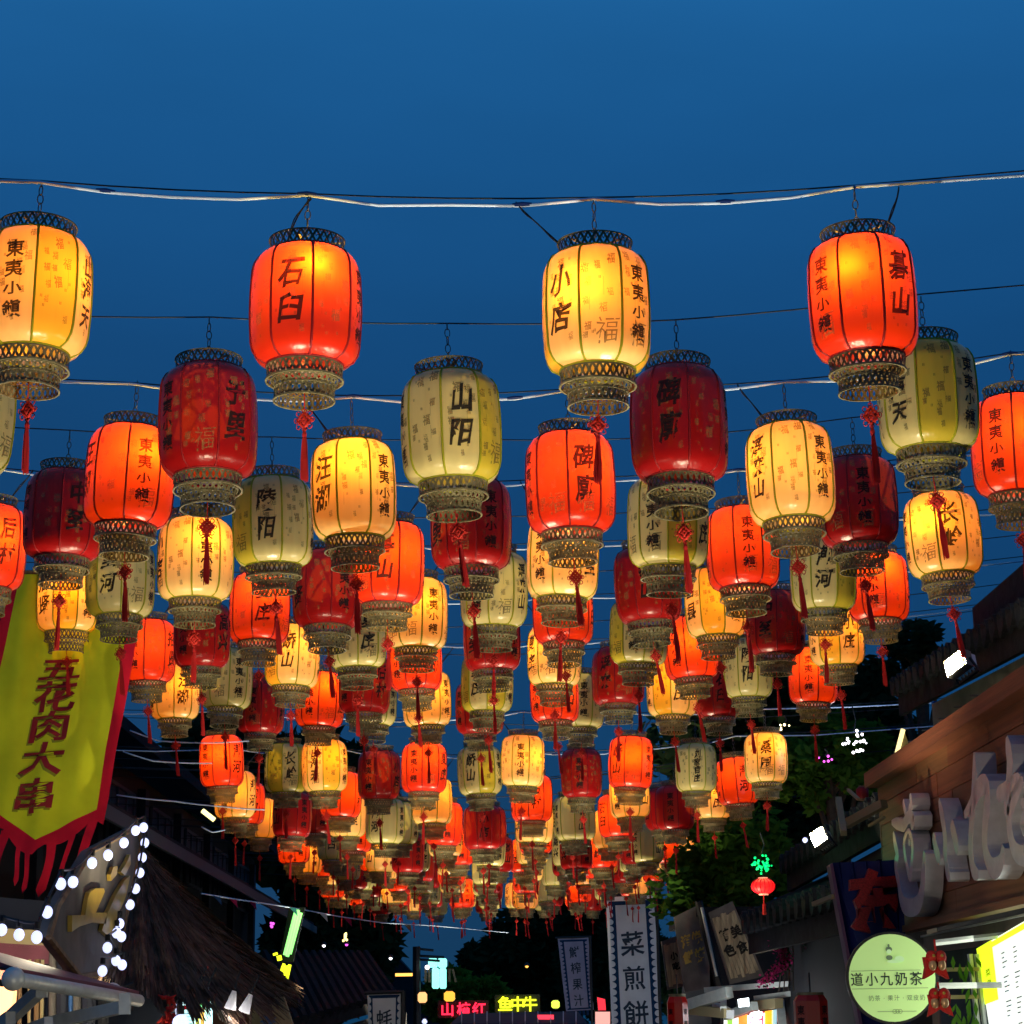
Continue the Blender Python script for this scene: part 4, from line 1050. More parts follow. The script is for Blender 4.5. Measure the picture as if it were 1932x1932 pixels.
# ------------------------------------------------------------------ right side: roofs
def eave_house(label, p1, p2, drop, wall_bottom, wallmat, seed, tiles=18, rise=1.2, depth=2.2, wall_in=.35, extra=None):
    """house whose tiled eave runs from p1 (far) to p2 (near) on the right of the street"""
    root = thing("tiled_house", label, "house", p1)
    d = (p2 - p1); out = Vector((1, 0, 0))
    mb = MB(); mb.prism([p1, p2, p2 + out * depth + Vector((0, 0, rise)), p1 + out * depth + Vector((0, 0, rise))], (0, 0, .10)); part(mb, "roof", TILE, root)
    mb = MB(); mb.prism([p1 + Vector((.03, 0, -.001)), p2 + Vector((.03, 0, -.001)), p2 + Vector((.03, 0, -drop)), p1 + Vector((.03, 0, -drop))], (.05, 0, 0)); part(mb, "fascia", TILE, root)
    for q in range(tiles):
        f = (q + .5) / tiles; c = p1 + d * f; rt = d.length / tiles * .30
        mb = MB(); sl = Vector((depth, 0, rise)).normalized()
        mb.tube([c - sl * .04 + Vector((0, 0, .06)), c + sl * 1.6 + Vector((0, 0, .06))], rt, 8); part(mb, "roof_tile", TILE, root)
        cc = c + d.normalized() * (rt * 1.6) + Vector((-.02, 0, -.02))
        mb = MB(); dn = d.normalized() * rt * 1.1
        cd_ = c + Vector((-.05, 0, .05)); mb.tube([cd_, cd_ + Vector((.05, 0, 0))], rt * 1.25, 12)
        mb.prism([cc - dn + Vector((0, 0, .05)), cc + dn + Vector((0, 0, .05)), cc + dn * .6 + Vector((0, 0, -.01)), cc + Vector((0, 0, -.05)), cc - dn * .6 + Vector((0, 0, -.01))], (.03, 0, 0)); part(mb, "drip_tile", TILE, root)
    w1, w2 = p1 + Vector((wall_in, 0, -drop * .5)), p2 + Vector((wall_in, 0, -drop * .5))
    mb = MB(); mb.prism([w1, w2, Vector((w2.x, w2.y, wall_bottom)), Vector((w1.x, w1.y, wall_bottom))], (2, 0, 0)); part(mb, "wall", wallmat, root)
    return root
pA1, pA2 = AT(1688, 1308, 19), AT(1960, 1148, 14)
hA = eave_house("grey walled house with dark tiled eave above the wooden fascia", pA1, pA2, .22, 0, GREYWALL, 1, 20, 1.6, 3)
mb = MB(); mb.box(AT(1925, 1168, 15.4) + Vector((.6, 0, .25)), (1.2, 3, .3)); part(mb, "ridge_cap", TILE, hA)
for k in range(5):                   # loose wires on its wall
    x0 = 1770 + k * 30; mb = MB(); mb.tube(along([ATX(x0 - 60, 1400 - k * 22, pA1.x + .1), ATX(x0, 1385 - k * 20, pA1.x + .1), ATX(x0 + 90, 1330 - k * 22, pA1.x + .1)], 4), .008, 4)
    part(mb, "wall_wire", BLACK, hA)
pB1, pB2 = AT(1478, 1643, 19.5), AT(1668, 1525, 15.5)
hB = eave_house("dark tiled house under the lower floodlight", pB1, pB2, .20, 0, GREYWALL, 2, 16, .7, 1.6)
pC1, pC2 = AT(1405, 1752, 20), AT(1600, 1695, 15.8)
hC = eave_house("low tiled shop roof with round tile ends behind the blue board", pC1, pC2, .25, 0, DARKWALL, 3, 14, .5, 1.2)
root = thing("timber_rack", "bare lit timber beam and post above the lower floodlight", "timber frame", AT(1600, 1550, 14.9))
for x0, y0, x1, y1, w_ in ((1594, 1556, 1668, 1516, .06), (1582, 1508, 1592, 1572, .045), (1600, 1490, 1620, 1508, .02), (1535, 1706, 1572, 1691, .03), (1640, 1558, 1668, 1542, .02)):
    a_, b_ = AT(x0, y0, 15.0), AT(x1, y1, 14.6); b = MB(); d = b_ - a_; b.box((a_ + b_) / 2, (d.length, w_, w_), d.to_track_quat("X", "Z").to_matrix()); part(b, "beam", CREAMB, root)

def flood(label, x, y, Yd, w, h, e, aim, roll=22):
    c = AT(x, y, Yd); s = Yd / F
    q = Vector(aim).normalized().to_track_quat("-Y", "Z")
    t = thing("flood_lamp", label, "lamp", c); t.rotation_euler = (q.to_matrix() @ Matrix.Rotation(RAD(-roll), 3, "Y")).to_euler()
    w *= s; h *= s
    b = MB(); b.box((0, 0, 0), (w, .01, h)); b.build("glass", G_FLOOD, t)
    b = MB(); b.box((0, .045, 0), (w * 1.16, .07, h * 1.16)); b.build("housing", GREYWALL, t)
    b = MB()
    for k in range(6): b.box((-w * .5 + w * k / 5, .10, 0), (.008, .05, h))
    b.build("heat_sink", ALU, t)
    b = MB(); b.tube([(-w * .6, .05, 0), (-w * .6, .12, -h * .8), (w * .6, .12, -h * .8), (w * .6, .05, 0)], .012, 5); b.build("bracket", BLACK, t)
    l = bpy.data.lights.new("lamp_light", "AREA"); l.shape = "RECTANGLE"; l.size = w; l.size_y = h; l.energy = e; l.color = (1, .84, .52); l.spread = RAD(150)
    o = link("lamp_light", l, t, (0, -.02, 0)); o.rotation_euler = (RAD(90), 0, 0)
    return t
flood("blazing yellow-white floodlight on the upper right eave", 1800, 1250, 13.4, 46, 30, FL1, (-.80, -.45, .20))
flood("smaller bright floodlight above the lower tiled roof", 1543, 1578, 15.6, 26, 26, FL2, (-.62, -.70, .25), 30)

# ------------------------------------------------------------------ wooden shop fascia with silver letters
XR = 2.96
def AR(x, y, X=XR): return ATX(x, y, X)
TLf, BLf = AR(1657, 1480), AR(1691, 1752)
TRn, BRn = AR(1932, 1312), AR(1932, 1693)
yf, yn = TLf.y, 8.6
zt, zb = TLf.z, BLf.z
root = thing("shop_fascia", "cedar plank shop fascia with big silver characters at right", "shop sign", (XR, yf, zb))
nrow = 7
rr = random.Random(8)
for q in range(nrow):
    z0 = zb + (zt - zb) * q / nrow; z1 = zb + (zt - zb) * (q + 1) / nrow - .006
    y_ = yf; first = True
    while y_ > yn:
        L_ = rr.uniform(.9, 2.0) if not first else rr.uniform(.4, 1.4); first = False; y2 = max(yn, y_ - L_)
        mb = MB(); mb.box((XR + .03 + rr.uniform(0, .004), (y_ + y2) / 2, (z0 + z1) / 2), (.06, y_ - y2 - .005, z1 - z0)); part(mb, "plank", WOODC[(2 if q < 3 else 0 if q > 4 else 1)] if rr.random() < .75 else WOODC[rr.randrange(3)], root)
        y_ = y2
mb = MB(); mb.box((XR + .12, (yf + yn) / 2, (zt + zb) / 2), (.1, yf - yn - .02, zt - zb - .02)); part(mb, "backing", BLACK, root)
mb = MB(); mb.box((XR - .03, (yf + yn) / 2, zt + .03), (.14, yf - yn + .06, .11)); part(mb, "top_rail", WOODC[0], root)
mb = MB(); mb.box((XR - .005, (yf + yn) / 2, zb - .025), (.10, yf - yn + .04, .045)); part(mb, "bottom_rail", MATS["cedar_board_tan"], root)
mb = MB(); mb.box((XR + .08, yf + .02, (zt + zb) / 2), (.16, .035, zt - zb)); part(mb, "end_board", WOODC[0], root)
# silver characters: u runs toward the camera (-Y)
def letter(ch, x, yc, wu, hz, seed):
    c = AR(x, yc, XR - .14)
    mb = MB(); fn = lambda u, v: Vector((XR - .14, c.y - u, c.z + v))
    put_glyph(mb, ch, fn, 0, 0, wu, hz, .006, .06, seed, .10, depth=(-.12, 0, 0)); o = part(mb, "silver_character", SILVER, root)
def Z6(x, y): return 1484.8 + x / 4.32, 1484.8 + y / 4.32
def stroke_letter(strokes):
    mb = MB()
    for w_, pts in strokes:
        P = [AR(x, y, XR - .14) for x, y in pts]
        Q = []                       # Catmull-Rom through the stroke points
        for i in range(len(P) - 1):
            a = P[max(i - 1, 0)]; b = P[i]; c_ = P[i + 1]; d = P[min(i + 2, len(P) - 1)]
            for k in range(4):
                t = k / 4; Q.append(.5 * ((2 * b) + (c_ - a) * t + (2 * a - 5 * b + 4 * c_ - d) * t * t + (3 * b - a - 3 * c_ + d) * t ** 3))
        Q.append(P[-1]); n = len(Q); L_ = []; Rr = []
        for i, q in enumerate(Q):
            t = (Q[min(i + 1, n - 1)] - Q[max(i - 1, 0)]).normalized(); nn = Vector((0, -t.z, t.y))
            f = i / (n - 1); hw = w_ * .5 * (.35 + .65 * min(1, f * 6) * min(1, (1 - f) * 5 + .15))
            L_.append(q + nn * hw); Rr.append(q - nn * hw)
        ex = Vector((.12, 0, 0)); b0 = L_ + Rr + [p + ex for p in L_] + [p + ex for p in Rr]
        fs = [(i, i + 1, n + i + 1, n + i) for i in range(n - 1)]
        fs += [(i, 2 * n + i, 2 * n + i + 1, i + 1) for i in range(n - 1)] + [(n + i, n + i + 1, 3 * n + i + 1, 3 * n + i) for i in range(n - 1)]
        fs += [(0, n, 3 * n, 2 * n), (n - 1, 3 * n - 1, 4 * n - 1, 2 * n - 1)]
        mb.add(b0, fs)
    part(mb, "silver_character", SILVER, root)
stroke_letter([(.07, [Z6(945, 110), Z6(955, 160), Z6(965, 215)]), (.07, [Z6(998, 70), Z6(1012, 130), Z6(990, 215)]),
               (.09, [Z6(852, 290), Z6(905, 300), Z6(950, 310), Z6(990, 245), Z6(1030, 265), Z6(1010, 330)]),
               (.09, [Z6(865, 370), Z6(880, 460), Z6(900, 560), Z6(885, 640), Z6(905, 790)]),
               (.07, [Z6(985, 355), Z6(955, 440), Z6(962, 560), Z6(985, 680), Z6(1003, 730), Z6(1015, 640), Z6(1022, 520), Z6(1012, 410), Z6(988, 355)]),
               (.05, [Z6(990, 430), Z6(1000, 470)]), (.06, [Z6(1015, 655), Z6(1018, 700)]),
               (.12, [Z6(900, 700), Z6(920, 860), Z6(950, 960), Z6(1010, 985), Z6(1070, 950), Z6(1100, 840), Z6(1112, 680), Z6(1122, 530)])])
stroke_letter([(.10, [Z6(1237, 105), Z6(1262, 230), Z6(1287, 400), Z6(1290, 560), Z6(1310, 700), Z6(1330, 725)]),
               (.10, [Z6(1190, 380), Z6(1212, 500), Z6(1250, 610)]), (.11, [Z6(1335, 290), Z6(1362, 390), Z6(1392, 540)])])
stroke_letter([(.11, [(1838, 1420), (1838, 1480), (1834, 1540), (1831, 1600), (1836, 1640), (1846, 1650)]),
               (.12, [(1819, 1538), (1832, 1520), (1847, 1486), (1860, 1482), (1863, 1510), (1858, 1560), (1859, 1605), (1872, 1638), (1888, 1628), (1893, 1596)])])
stroke_letter([(.12, [(1899, 1390), (1905, 1440), (1902, 1495), (1897, 1540)]), (.11, [(1930, 1470), (1915, 1500), (1903, 1545), (1912, 1600), (1932, 1615), (1950, 1600)]),
               (.09, [(1925, 1512), (1942, 1530), (1928, 1556), (1946, 1582), (1930, 1604)]), (.10, [(1880, 1500), (1900, 1490), (1925, 1468)])])
letter("茶", 2030, 1480, .80, 1.00, 7)
# soffit beam under it
root = thing("shop_soffit", "long dark boxed beam under the wooden fascia", "beam", (XR + .1, 12, zb - .2))
z1 = zb - .06; hb = .26
mb = MB(); mb.box((XR + .20, 11.4, z1 - hb / 2), (.14, 6.2, hb)); part(mb, "beam", mat("brown_soffit", (.085, .070, .045), .6, noise_amt=.15), root)
mb = MB(); mb.box((XR + .125, 11.4, z1 - .012), (.03, 6.2, .012)); part(mb, "trim", ALU, root)
# round sign
c = AT(1682, 1845, 12.2); rs = 83 * 12.2 / F
root = thing("round_sign", "round lime lit sign reading 道小九奶茶 with black rim", "sign", c, (RAD(0), 0, RAD(-6)))
mb = MB(); mb.lathe([(.001, .03), (rs, .03), (rs, -.07), (.001, -.07)], 48); o = mb.build("rim", BLACK, root); o.rotation_euler = (RAD(90), 0, 0)
mb = MB(); mb.lathe([(.001, .038), (rs * .945, .038)], 48); o = mb.build("lit_face", G_SIGN, root); o.rotation_euler = (RAD(90), 0, 0); 
fs_ = -.044; S = rs / 83
def sput(text, cx, cy, size, step, mt, off, warp=0):
    for i, ch in enumerate(text):
        mb = MB(); put_glyph(mb, ch, lambda a, b_: Vector((a, fs_, b_)), (cx + i * step) * S, cy * S, size * S, size * S * 1.08, off, warp, i + 2); mb.build("lettering", mt, root)
SIGNINK = mat("sign_ink", (.02, .035, .03), .7); SIGNGREY = mat("sign_grey_ink", (.16, .24, .14), .7)
sput("道小九奶茶", -64, -2, 23.5, 26.8, SIGNINK, .012, .0)
sput("奶茶·果汁·双皮奶", -40, -36, 10, 11.6, SIGNGREY, .004)
for y_, x0, x1 in ((13, -74, 52), (-19, -74, 64), (-60, -30, 40)):
    mb = MB(); mb.box(((x0 + x1) / 2 * S, fs_, y_ * S), ((x1 - x0) * S, .002, .8 * S)); mb.build("ruled_line", SIGNGREY, root)
mb = MB()
for k in (-5, 0, 5): mb.ring(3.4 * S, 0, .6 * S, 14, 4); 
mbk = MB()
for k in (-5, 0, 5): 
    m2 = MB(); m2.ring(3.6 * S, 0, .5 * S, 14, 4); mbk.add([(v[0] + (6 + k) * S, fs_ - .001, v[1] - 60 * S) for v in m2.v], m2.f)
mbk.build("scroll_mark", SIGNGREY, root)
fig = MB()                          # small seated figure drawn in line on the sign
def disc(cx, cy, rx, ry): fig.add([(( cx + rx * math.cos(k * math.pi / 8)) * S, fs_, (cy + ry * math.sin(k * math.pi / 8)) * S) for k in range(16)], [tuple(range(16))])
disc(-3, 51, 6, 5); disc(-3, 58, 2, 2.5); disc(-3, 36, 6, 4.5)
fig.build("drawn_figure", SIGNGREY, root)
fig = MB(); disc(15, 33, 9, 6); disc(6, 29, 14, 3); disc(-3, 47, 4.5, 4)
for i_, v in enumerate(fig.v): fig.v[i_] = (v[0], v[1] - .002, v[2])
fig.build("drawn_body", mat("sign_pale", (.45, .66, .34), .6, emit=.4, ecol=(.45, .66, .34)), root)
mb = MB(); mb.tube([(rs, .02, .2), (rs + .5, .1, .25)], .02, 6); mb.tube([(rs, .02, -.05), (rs + .5, .1, -.05)], .02, 6); mb.build("bracket", ALU, root)
# blue board with red letter
root = thing("blue_board", "tall navy blue board with a red 东 behind the round sign", "sign", AT(1620, 1780, 14.6))
B = [AT(1571, 1628, 14.6), AT(1700, 1622, 14.3), AT(1730, 2150, 14.3), AT(1668, 2150, 14.6)]
mb = MB(); mb.prism(B, (0, .12, 0)); part(mb, "board", BLUEBOARD, root)
for k in range(5):
    f = .08 + k * .2; a_ = B[0].lerp(B[1], f); b_ = B[3].lerp(B[2], f); mb = MB(); mb.tube([a_ + Vector((0, -.01, 0)), b_ + Vector((0, -.01, 0))], .012, 4); part(mb, "rib", BLUEBOARD, root)
c = AT(1652, 1700, 14.3); S2 = 14.3 / F
mb = MB(); put_glyph(mb, "东", lambda a, b_: c + Vector((a, -.02, b_)), 0, 0, 96 * S2, 112 * S2, .055, .02, 3, 0, depth=(0, -.07, 0)); part(mb, "red_character", REDLET, root)
mb = MB(); mb.prism([AT(1566, 1632, 14.55), AT(1571, 1628, 14.55), AT(1668, 2150, 14.55), AT(1662, 2150, 14.55)], (0, .15, 0)); part(mb, "edge", mat("mauve_edge", (.14, .06, .12), .6), root)
# hanging red ornaments
for q, (x, y) in enumerate(((1767, 1822), (1773, 1893))):
    c = AT(x, y, 11.2); S3 = 11.2 / F
    t = thing("hanging_ornament", f"{('upper', 'lower')[q]} puffy red and gold sachet ornament beside the round sign", "ornament", c, (0, 0, RAD(8 - 16 * q)), "red sachets hanging by the round sign")
    for sx in (-1, 1):
        b = MB()
        b.sphere((sx * 9 * S3, 0, 16 * S3), 10.5 * S3, 12, 8, 1.15); b.build("head_lobe", KNOT, t, True)
        b = MB(); b.prism([(sx * 1 * S3, 0, 12 * S3), (sx * 21 * S3, 0, 16 * S3), (sx * 18 * S3, 0, -6 * S3), (sx * 1 * S3, 0, -8 * S3)], (0, .05, 0)); b.build("side_flap", KNOT, t)
        b = MB(); b.prism([(sx * 1 * S3, .01, -2 * S3), (sx * 19 * S3, .01, -4 * S3), (sx * 24 * S3, .01, -24 * S3), (sx * 8 * S3, .01, -16 * S3), (0, .01, -10 * S3)], (0, .04, 0)); b.build("tail_fin", KNOT, t)
        b = MB(); b.sphere((sx * 9 * S3, -.012, 1 * S3), 7.5 * S3, 10, 7, 1.35); b.build("gold_patch", mat("champagne_gold", (.50, .30, .14), .35, metal=.4) if "champagne_gold" not in MATS else MATS["champagne_gold"], t, True)
        b = MB(); b.sphere((sx * 8 * S3, -.03, 18 * S3), 3 * S3, 8, 5); b.build("eye_bead", GOLD, t, True)
    b = MB(); b.tube([(0, 0, 26 * S3), (-1 * S3, 0, 48 * S3 if q == 0 else 38 * S3)], .006, 5); b.build("cord", KNOT, t)
# lit menu board on the right edge, shelves and plants
Xm = 3.05
m0, m1, m2, m3 = ATX(1844, 1790, Xm), ATX(1990, 1704, Xm), ATX(1990, 2060, Xm), ATX(1885, 2060, Xm)
root = thing("menu_board", "glaring white menu board with lime edge at right border", "menu board", m0)
mb = MB(); mb.prism([m0, m1, m2, m3], (.08, 0, 0)); part(mb, "lit_face", G_MENU, root)
fm = bilin(m0, m1, m2, m3)
mb = MB(); mb.quad(fm(0, 0, .006), fm(.22, 0, .006), fm(.22, .40, .006), fm(0, .40, .006)); part(mb, "lime_panel", G_LIME, root)
mb = MB(); mb.quad(fm(.22, .012, .006), fm(1, .012, .006), fm(1, .05, .006), fm(.22, .05, .006)); part(mb, "lime_strip", G_LIME, root)
rr = random.Random(4); INKL = mat("menu_ink", (.12, .14, .16), .7); INKB = mat("menu_blue_ink", (.10, .25, .50), .7)
for blk in range(4):
    v0 = .12 + blk * .155
    for rw_ in range(4):
        for cl in range(4):
            u = .34 + cl * .16; v = v0 + rw_ * .030
            mb = MB(); l_ = rr.uniform(.03, .08); mb.quad(fm(u, v, .010), fm(u + l_, v, .010), fm(u + l_, v + .007, .010), fm(u, v + .007, .010)); part(mb, "printed_line", INKB if cl == 0 and rw_ % 2 else INKL, root)
for i, ch in enumerate("菜单"):
    mb = MB(); put_glyph(mb, ch, lambda a, b_: fm(a, .20 + i * .07 - b_, .012), .13, 0, .07, .05, .02); part(mb, "lettering", MATS["olive_piping"], root)
a_l = bpy.data.lights.new("lamp_light", "AREA"); a_l.shape = "RECTANGLE"; a_l.size = 1.2; a_l.size_y = .8; a_l.energy = 7; a_l.color = (.95, 1, .82)
o = link("lamp_light", a_l, root, (-.15, (m1.y - m0.y) * .5, -.45)); o.rotation_euler = (0, RAD(90), 0)
root = thing("display_shelf", "white shelf rails with dark leaves between round sign and menu", "shelf", AT(1815, 1850, 12.6))
for y_ in (1829, 1881):
    b = MB(); b.box(AT(1815, y_, 12.6), (60 * 12.6 / F, .04, 7 * 12.6 / F)); part(b, "rail", CREAMB, root)
for x, y, x2, y2 in ((1842, 1800, 1866, 2000), (1830, 1800, 1852, 2000)):
    b = MB(); b.tube([AT(x, y, 12.65), AT(x2, y2, 12.65)], .018, 6); part(b, "post", ALU, root)
b = MB(); b.prism([AT(1776, 1796, 12.9), AT(1850, 1786, 12.9), AT(1900, 2060, 12.9), AT(1776, 2060, 12.9)], (0, .05, 0)); part(b, "back_panel", NAVYWALL, root)
rr = random.Random(2)
for q in range(22):
    p = AT(rr.uniform(1796, 1842), rr.uniform(1800, 1925), 12.5); d = Vector((rr.uniform(-.06, .06), rr.uniform(-.03, .03), -rr.uniform(.06, .12))); w_ = Vector((.016, .004, 0))
    b = MB(); b.add([p, p + d * .5 + w_, p + d, p + d * .5 - w_], [(0, 1, 2, 3)]); part(b, "leaf", LEAF[0], root)

# ------------------------------------------------------------------ leaning boards and flower
def board(label, corners, Yd, base, slats, ink, text, seed, name="name_board"):
    c = [AT(x, y, Yd) for x, y in corners]; fn = bilin(*c); root = thing(name, label, "sign", c[0])
    slab("back_board", base, c, .10, root).location = -Vector(root.location)
    rr = random.Random(seed)
    if slats:
        for q in range(slats):
            u0 = .06 + .88 * q / slats; u1 = u0 + .88 / slats - .012; v0, v1 = .10 + rr.uniform(-.02, .03), .93 + rr.uniform(-.03, .03)
            P = [fn(u0, v0, .02), fn(u1, v0, .02), fn(u1, v1, .02), fn(u0, v1, .02)]
            mb = MB(); mb.prism(P, -fn.n * .03); part(mb, "slat", SLAT, root)
    for i, col in enumerate(text):
        for j, ch in enumerate(col):
            mb = MB(); put_glyph(mb, ch, lambda a, b_: fn(a, .36 + j * (.42 / max(1, len(col))) - b_, .032), .30 + .40 * i if len(text) > 1 else .5, 0, .36, .16, .05, .08, i + j * 3); part(mb, "lettering", ink, root)
board("leftmost leaning pale slat board beside the big white banner", [(1248, 1776), (1281, 1764), (1306, 1858), (1260, 1868)], 30, SLATD, 5, INK, ["小吃"], 1)
board("middle leaning grey board with yellow strokes", [(1272, 1730), (1316, 1708), (1352, 1862), (1292, 1872)], 27, SLATD, 0, GOLD, ["海鲜", "烧烤"], 2)
board("rightmost leaning board of weathered slats with black strokes", [(1337, 1722), (1382, 1700), (1442, 1842), (1378, 1857)], 25, SLATD, 8, INK, ["特色", "美食"], 3)
root = thing("black_pole", "thin black pole between the leaning boards", "pole", AT(1330, 1780, 26))
b = MB(); b.tube([AT(1318, 1700, 26), AT(1356, 1862, 26)], .05, 6); part(b, "shaft", BLACK, root)
b = MB(); b.tube([AT(1324, 1712, 25.9), AT(1352, 1842, 25.9)], .02, 6); part(b, "highlight_strip", ALU, root)
c = AT(1482, 1815, 19); rr = random.Random(6); root = thing("flowering_vine", "pink bougainvillea hanging beside the low tiled roof", "plant", c)
mb = MB(); lf = MB()
for q in range(900):
    t = rr.random(); x, y = 1470 + 30 * t * math.sin(t * 5) + rr.gauss(0, 7), 1775 + 85 * t + rr.gauss(0, 5)
    if q % 5 == 0: x, y = 1525 + rr.gauss(0, 6), 1782 + rr.gauss(0, 8)
    p = AT(x, y, 19 + rr.uniform(-.1, .1)); a = Vector((rr.gauss(0, 1), rr.gauss(0, 1), rr.gauss(0, 1))).normalized() * .014; b_ = a.cross(Vector((rr.gauss(0, 1), .3, rr.gauss(0, 1)))).normalized() * .012
    (mb if q % 4 else lf).add([p - a, p - b_, p + a, p + b_], [(0, 1, 2, 3)])
o = part(mb, "blossoms", PINK, root); o["kind"] = "stuff"; o = part(lf, "leaves", LEAF[1], root); o["kind"] = "stuff"
for q in range(4):
    b = MB(); b.tube([AT(1460 + q * 12, 1770, 19.1), AT(1475 + q * 7, 1810, 19.1), AT(1470 + q * 9, 1870, 19.1)], .006, 4); part(b, "stem", BARK, root)
# small red round lantern on the green lights
c = AT(1440, 1672, 17.5); s = 17.5 / F
root = thing("palace_lantern", "small flattened red glowing lantern below the green star lights", "lantern", c)
b = MB()
prof = []
for k in range(13):
    a = -1.15 + 2.3 * k / 12; prof.append((36 / 2 * s * math.cos(a) * 1.22, 13.5 * s * math.sin(a) * 1.1))
b.lathe(prof, 24); b.build("shade", glow("scarlet_shade", (1, .012, .012), 1.4), root, True)
b = MB(); b.lathe([(9 * s, 13 * s), (9 * s, 16 * s), (.001, 16 * s)], 14); b.lathe([(9 * s, -13 * s), (9 * s, -16 * s), (.001, -16 * s)], 14); b.build("cap", MATS["rose_window"], root)
for k in range(16):
    a = k * math.pi / 8; b = MB(); b.tube([(r_ * 1.01 * math.cos(a), r_ * 1.01 * math.sin(a), z_) for r_, z_ in prof], .004, 4); b.build("rib", CLOTHR, root)
b = MB(); b.tube([(0, 0, -16 * s), (0, 0, -34 * s)], .005, 4); b.tube([(0, 0, -32 * s), (0, 0, -52 * s)], [.012, .018], 6); b.build("tassel", KNOT, root)
b = MB(); b.tube([(0, 0, 16 * s), (0, 0, 24 * s)], .005, 4); b.build("cord", WIRE, root)
small_lantern("unlit dark red lantern on a branch near the wooden fascia", 1627, 1496, 21, 24, 22, PIPE_RED)
# roof antenna mast
root = thing("antenna_mast", "thin dark mast rising above the tree tops at right", "mast", AT(1706, 1230, 34))
b = MB(); b.tube([AT(1706, 1160, 34), AT(1706, 1330, 34)], .03, 6); part(b, "mast", BLACK, root)
b = MB()
for y_ in (1178, 1196, 1214): b.tube([AT(1700, y_ + 4, 34), AT(1712, y_, 34)], .02, 4)
part(b, "bracket", BLACK, root)

# ------------------------------------------------------------------ stall with canopy frame, red cylinder lanterns
root = thing("stall_canopy", "metal canopy frame with white lamp under the leaning boards", "canopy", AT(1400, 1890, 20))
for x0, y0, x1, y1, w_, m_ in ((1300, 1896, 1376, 1872, .10, ALU), (1305, 1905, 1372, 1912, .09, CREAMB), (1330, 1868, 1490, 1856, .05, ALU), (1370, 1917, 1424, 1898, .08, ALU), (1350, 1900, 1378, 1914, .08, CLOTHW), (1425, 1897, 1470, 1893, .09, CREAMB), (1425, 1884, 1515, 1872, .05, ALU), (1365, 1885, 1365, 1905, .06, ALU), (1472, 1892, 1478, 1960, .08, ALU)):
    a_, b_ = AT(x0, y0, 20), AT(x1, y1, 19.6); d = b_ - a_; b = MB(); b.box((a_ + b_) / 2, (d.length, w_, w_), d.to_track_quat("X", "Z").to_matrix()); part(b, "frame_bar", m_, root)
lx = lightbox("white lamp box under the canopy frame by the leaning boards", [(1391, 1885), (1413, 1882), (1414, 1899), (1393, 1901)], 19.4, glow("white_box_face", (.85, .95, 1), 5))
point(lx, (.05, -.3, -.15), 12, (.9, .97, 1), .1)
lb = lightbox("bright poster in orange and white stripes at the bottom", [(1362, 1918), (1466, 1902), (1466, 2060), (1362, 2060)], 20.6, glow("poster_white", (.95, .95, .95), 1.5), name="lit_poster")
for x0, x1, cc, e_ in ((1372, 1382, (.35, .75, .10), 1), (1393, 1410, (1, .28, .04), 1.2), (1414, 1440, (1, .06, .12), 1.3), (1443, 1458, (1, .42, .02), 1.4), (1456, 1465, (.45, .75, .85), .8)):
    mb = MB(); mb.prism([AT(x0, 1918 - (x0 - 1362) * .15 + 2, 20.58), AT(x1, 1918 - (x1 - 1362) * .15 + 2, 20.58), AT(x1, 2050, 20.58), AT(x0, 2050, 20.58)], (0, -.012, 0)); part(mb, "printed_band", glow(f"poster_band_{['lime','orange','crimson','amber','blue'][[1372,1393,1414,1443,1456].index(x0)]}", cc, e_), lb)
for i, x in enumerate((1420, 1432)):
    mb = MB(); cc = AT(x, 1921, 20.5); put_glyph(mb, "豆腐"[i], lambda a, b_: cc + Vector((a, 0, b_)), 0, 0, 13 * 20.5 / F, 28 * 20.5 / F, .03); part(mb, "lettering", G_WHITE, lb)
for lab, x, y, w_, Yd in (("tall unlit red drum lantern left of the striped poster", 1280, 1925, 40, 19), ("tall unlit red drum lantern below the pink blossoms", 1532, 1922, 64, 15)):
    c = AT(x, y + 30, Yd); s = Yd / F; t = thing("drum_lantern", lab, "lantern", c)
    for k in range(8):
        a = math.pi / 8 + k * math.pi / 4; a2 = a + math.pi / 4; r_ = w_ / 2 * s; hh = 70 * s
        p = [Vector((r_ * f * math.cos(w), r_ * f * math.sin(w), z)) for w, z, f in ((a, -hh, .8), (a2, -hh, .8), (a2, -hh * .85, 1), (a2, hh * .85, 1), (a2, hh, .8), (a, hh, .8), (a, hh * .85, 1), (a, -hh * .85, 1))]
        b = MB(); b.add(p, [(0, 1, 2, 7), (7, 2, 3, 6), (6, 3, 4, 5)]); po = b.build("panel", SILK_RED, t)
        if k in (4, 6):
            am = (a + a2) / 2; nrm = Vector((math.cos(am), math.sin(am), 0)); tg = Vector((-math.sin(am), math.cos(am), 0)) * (1 if True else -1)
            for i, ch in enumerate("東夷小鎭"):
                g = MB(); put_glyph(g, ch, lambda u, v: nrm * (r_ * C8 + .004) + tg * u + Vector((0, 0, v)), 0, hh * (.62 - i * .3), r_ * .5, r_ * .55, .03); g.build("lettering", INK_RED, po)
    b = MB(); b.lathe([(r_ * .78, hh), (r_ * .78, hh + 5 * s), (.001, hh + 5 * s)], 16); b.build("cap", LATTICE, t)
    b = MB(); b.tube([(0, 0, hh), (0, 0, hh + 40 * s)], .006, 4); b.build("cord", WIRE, t)

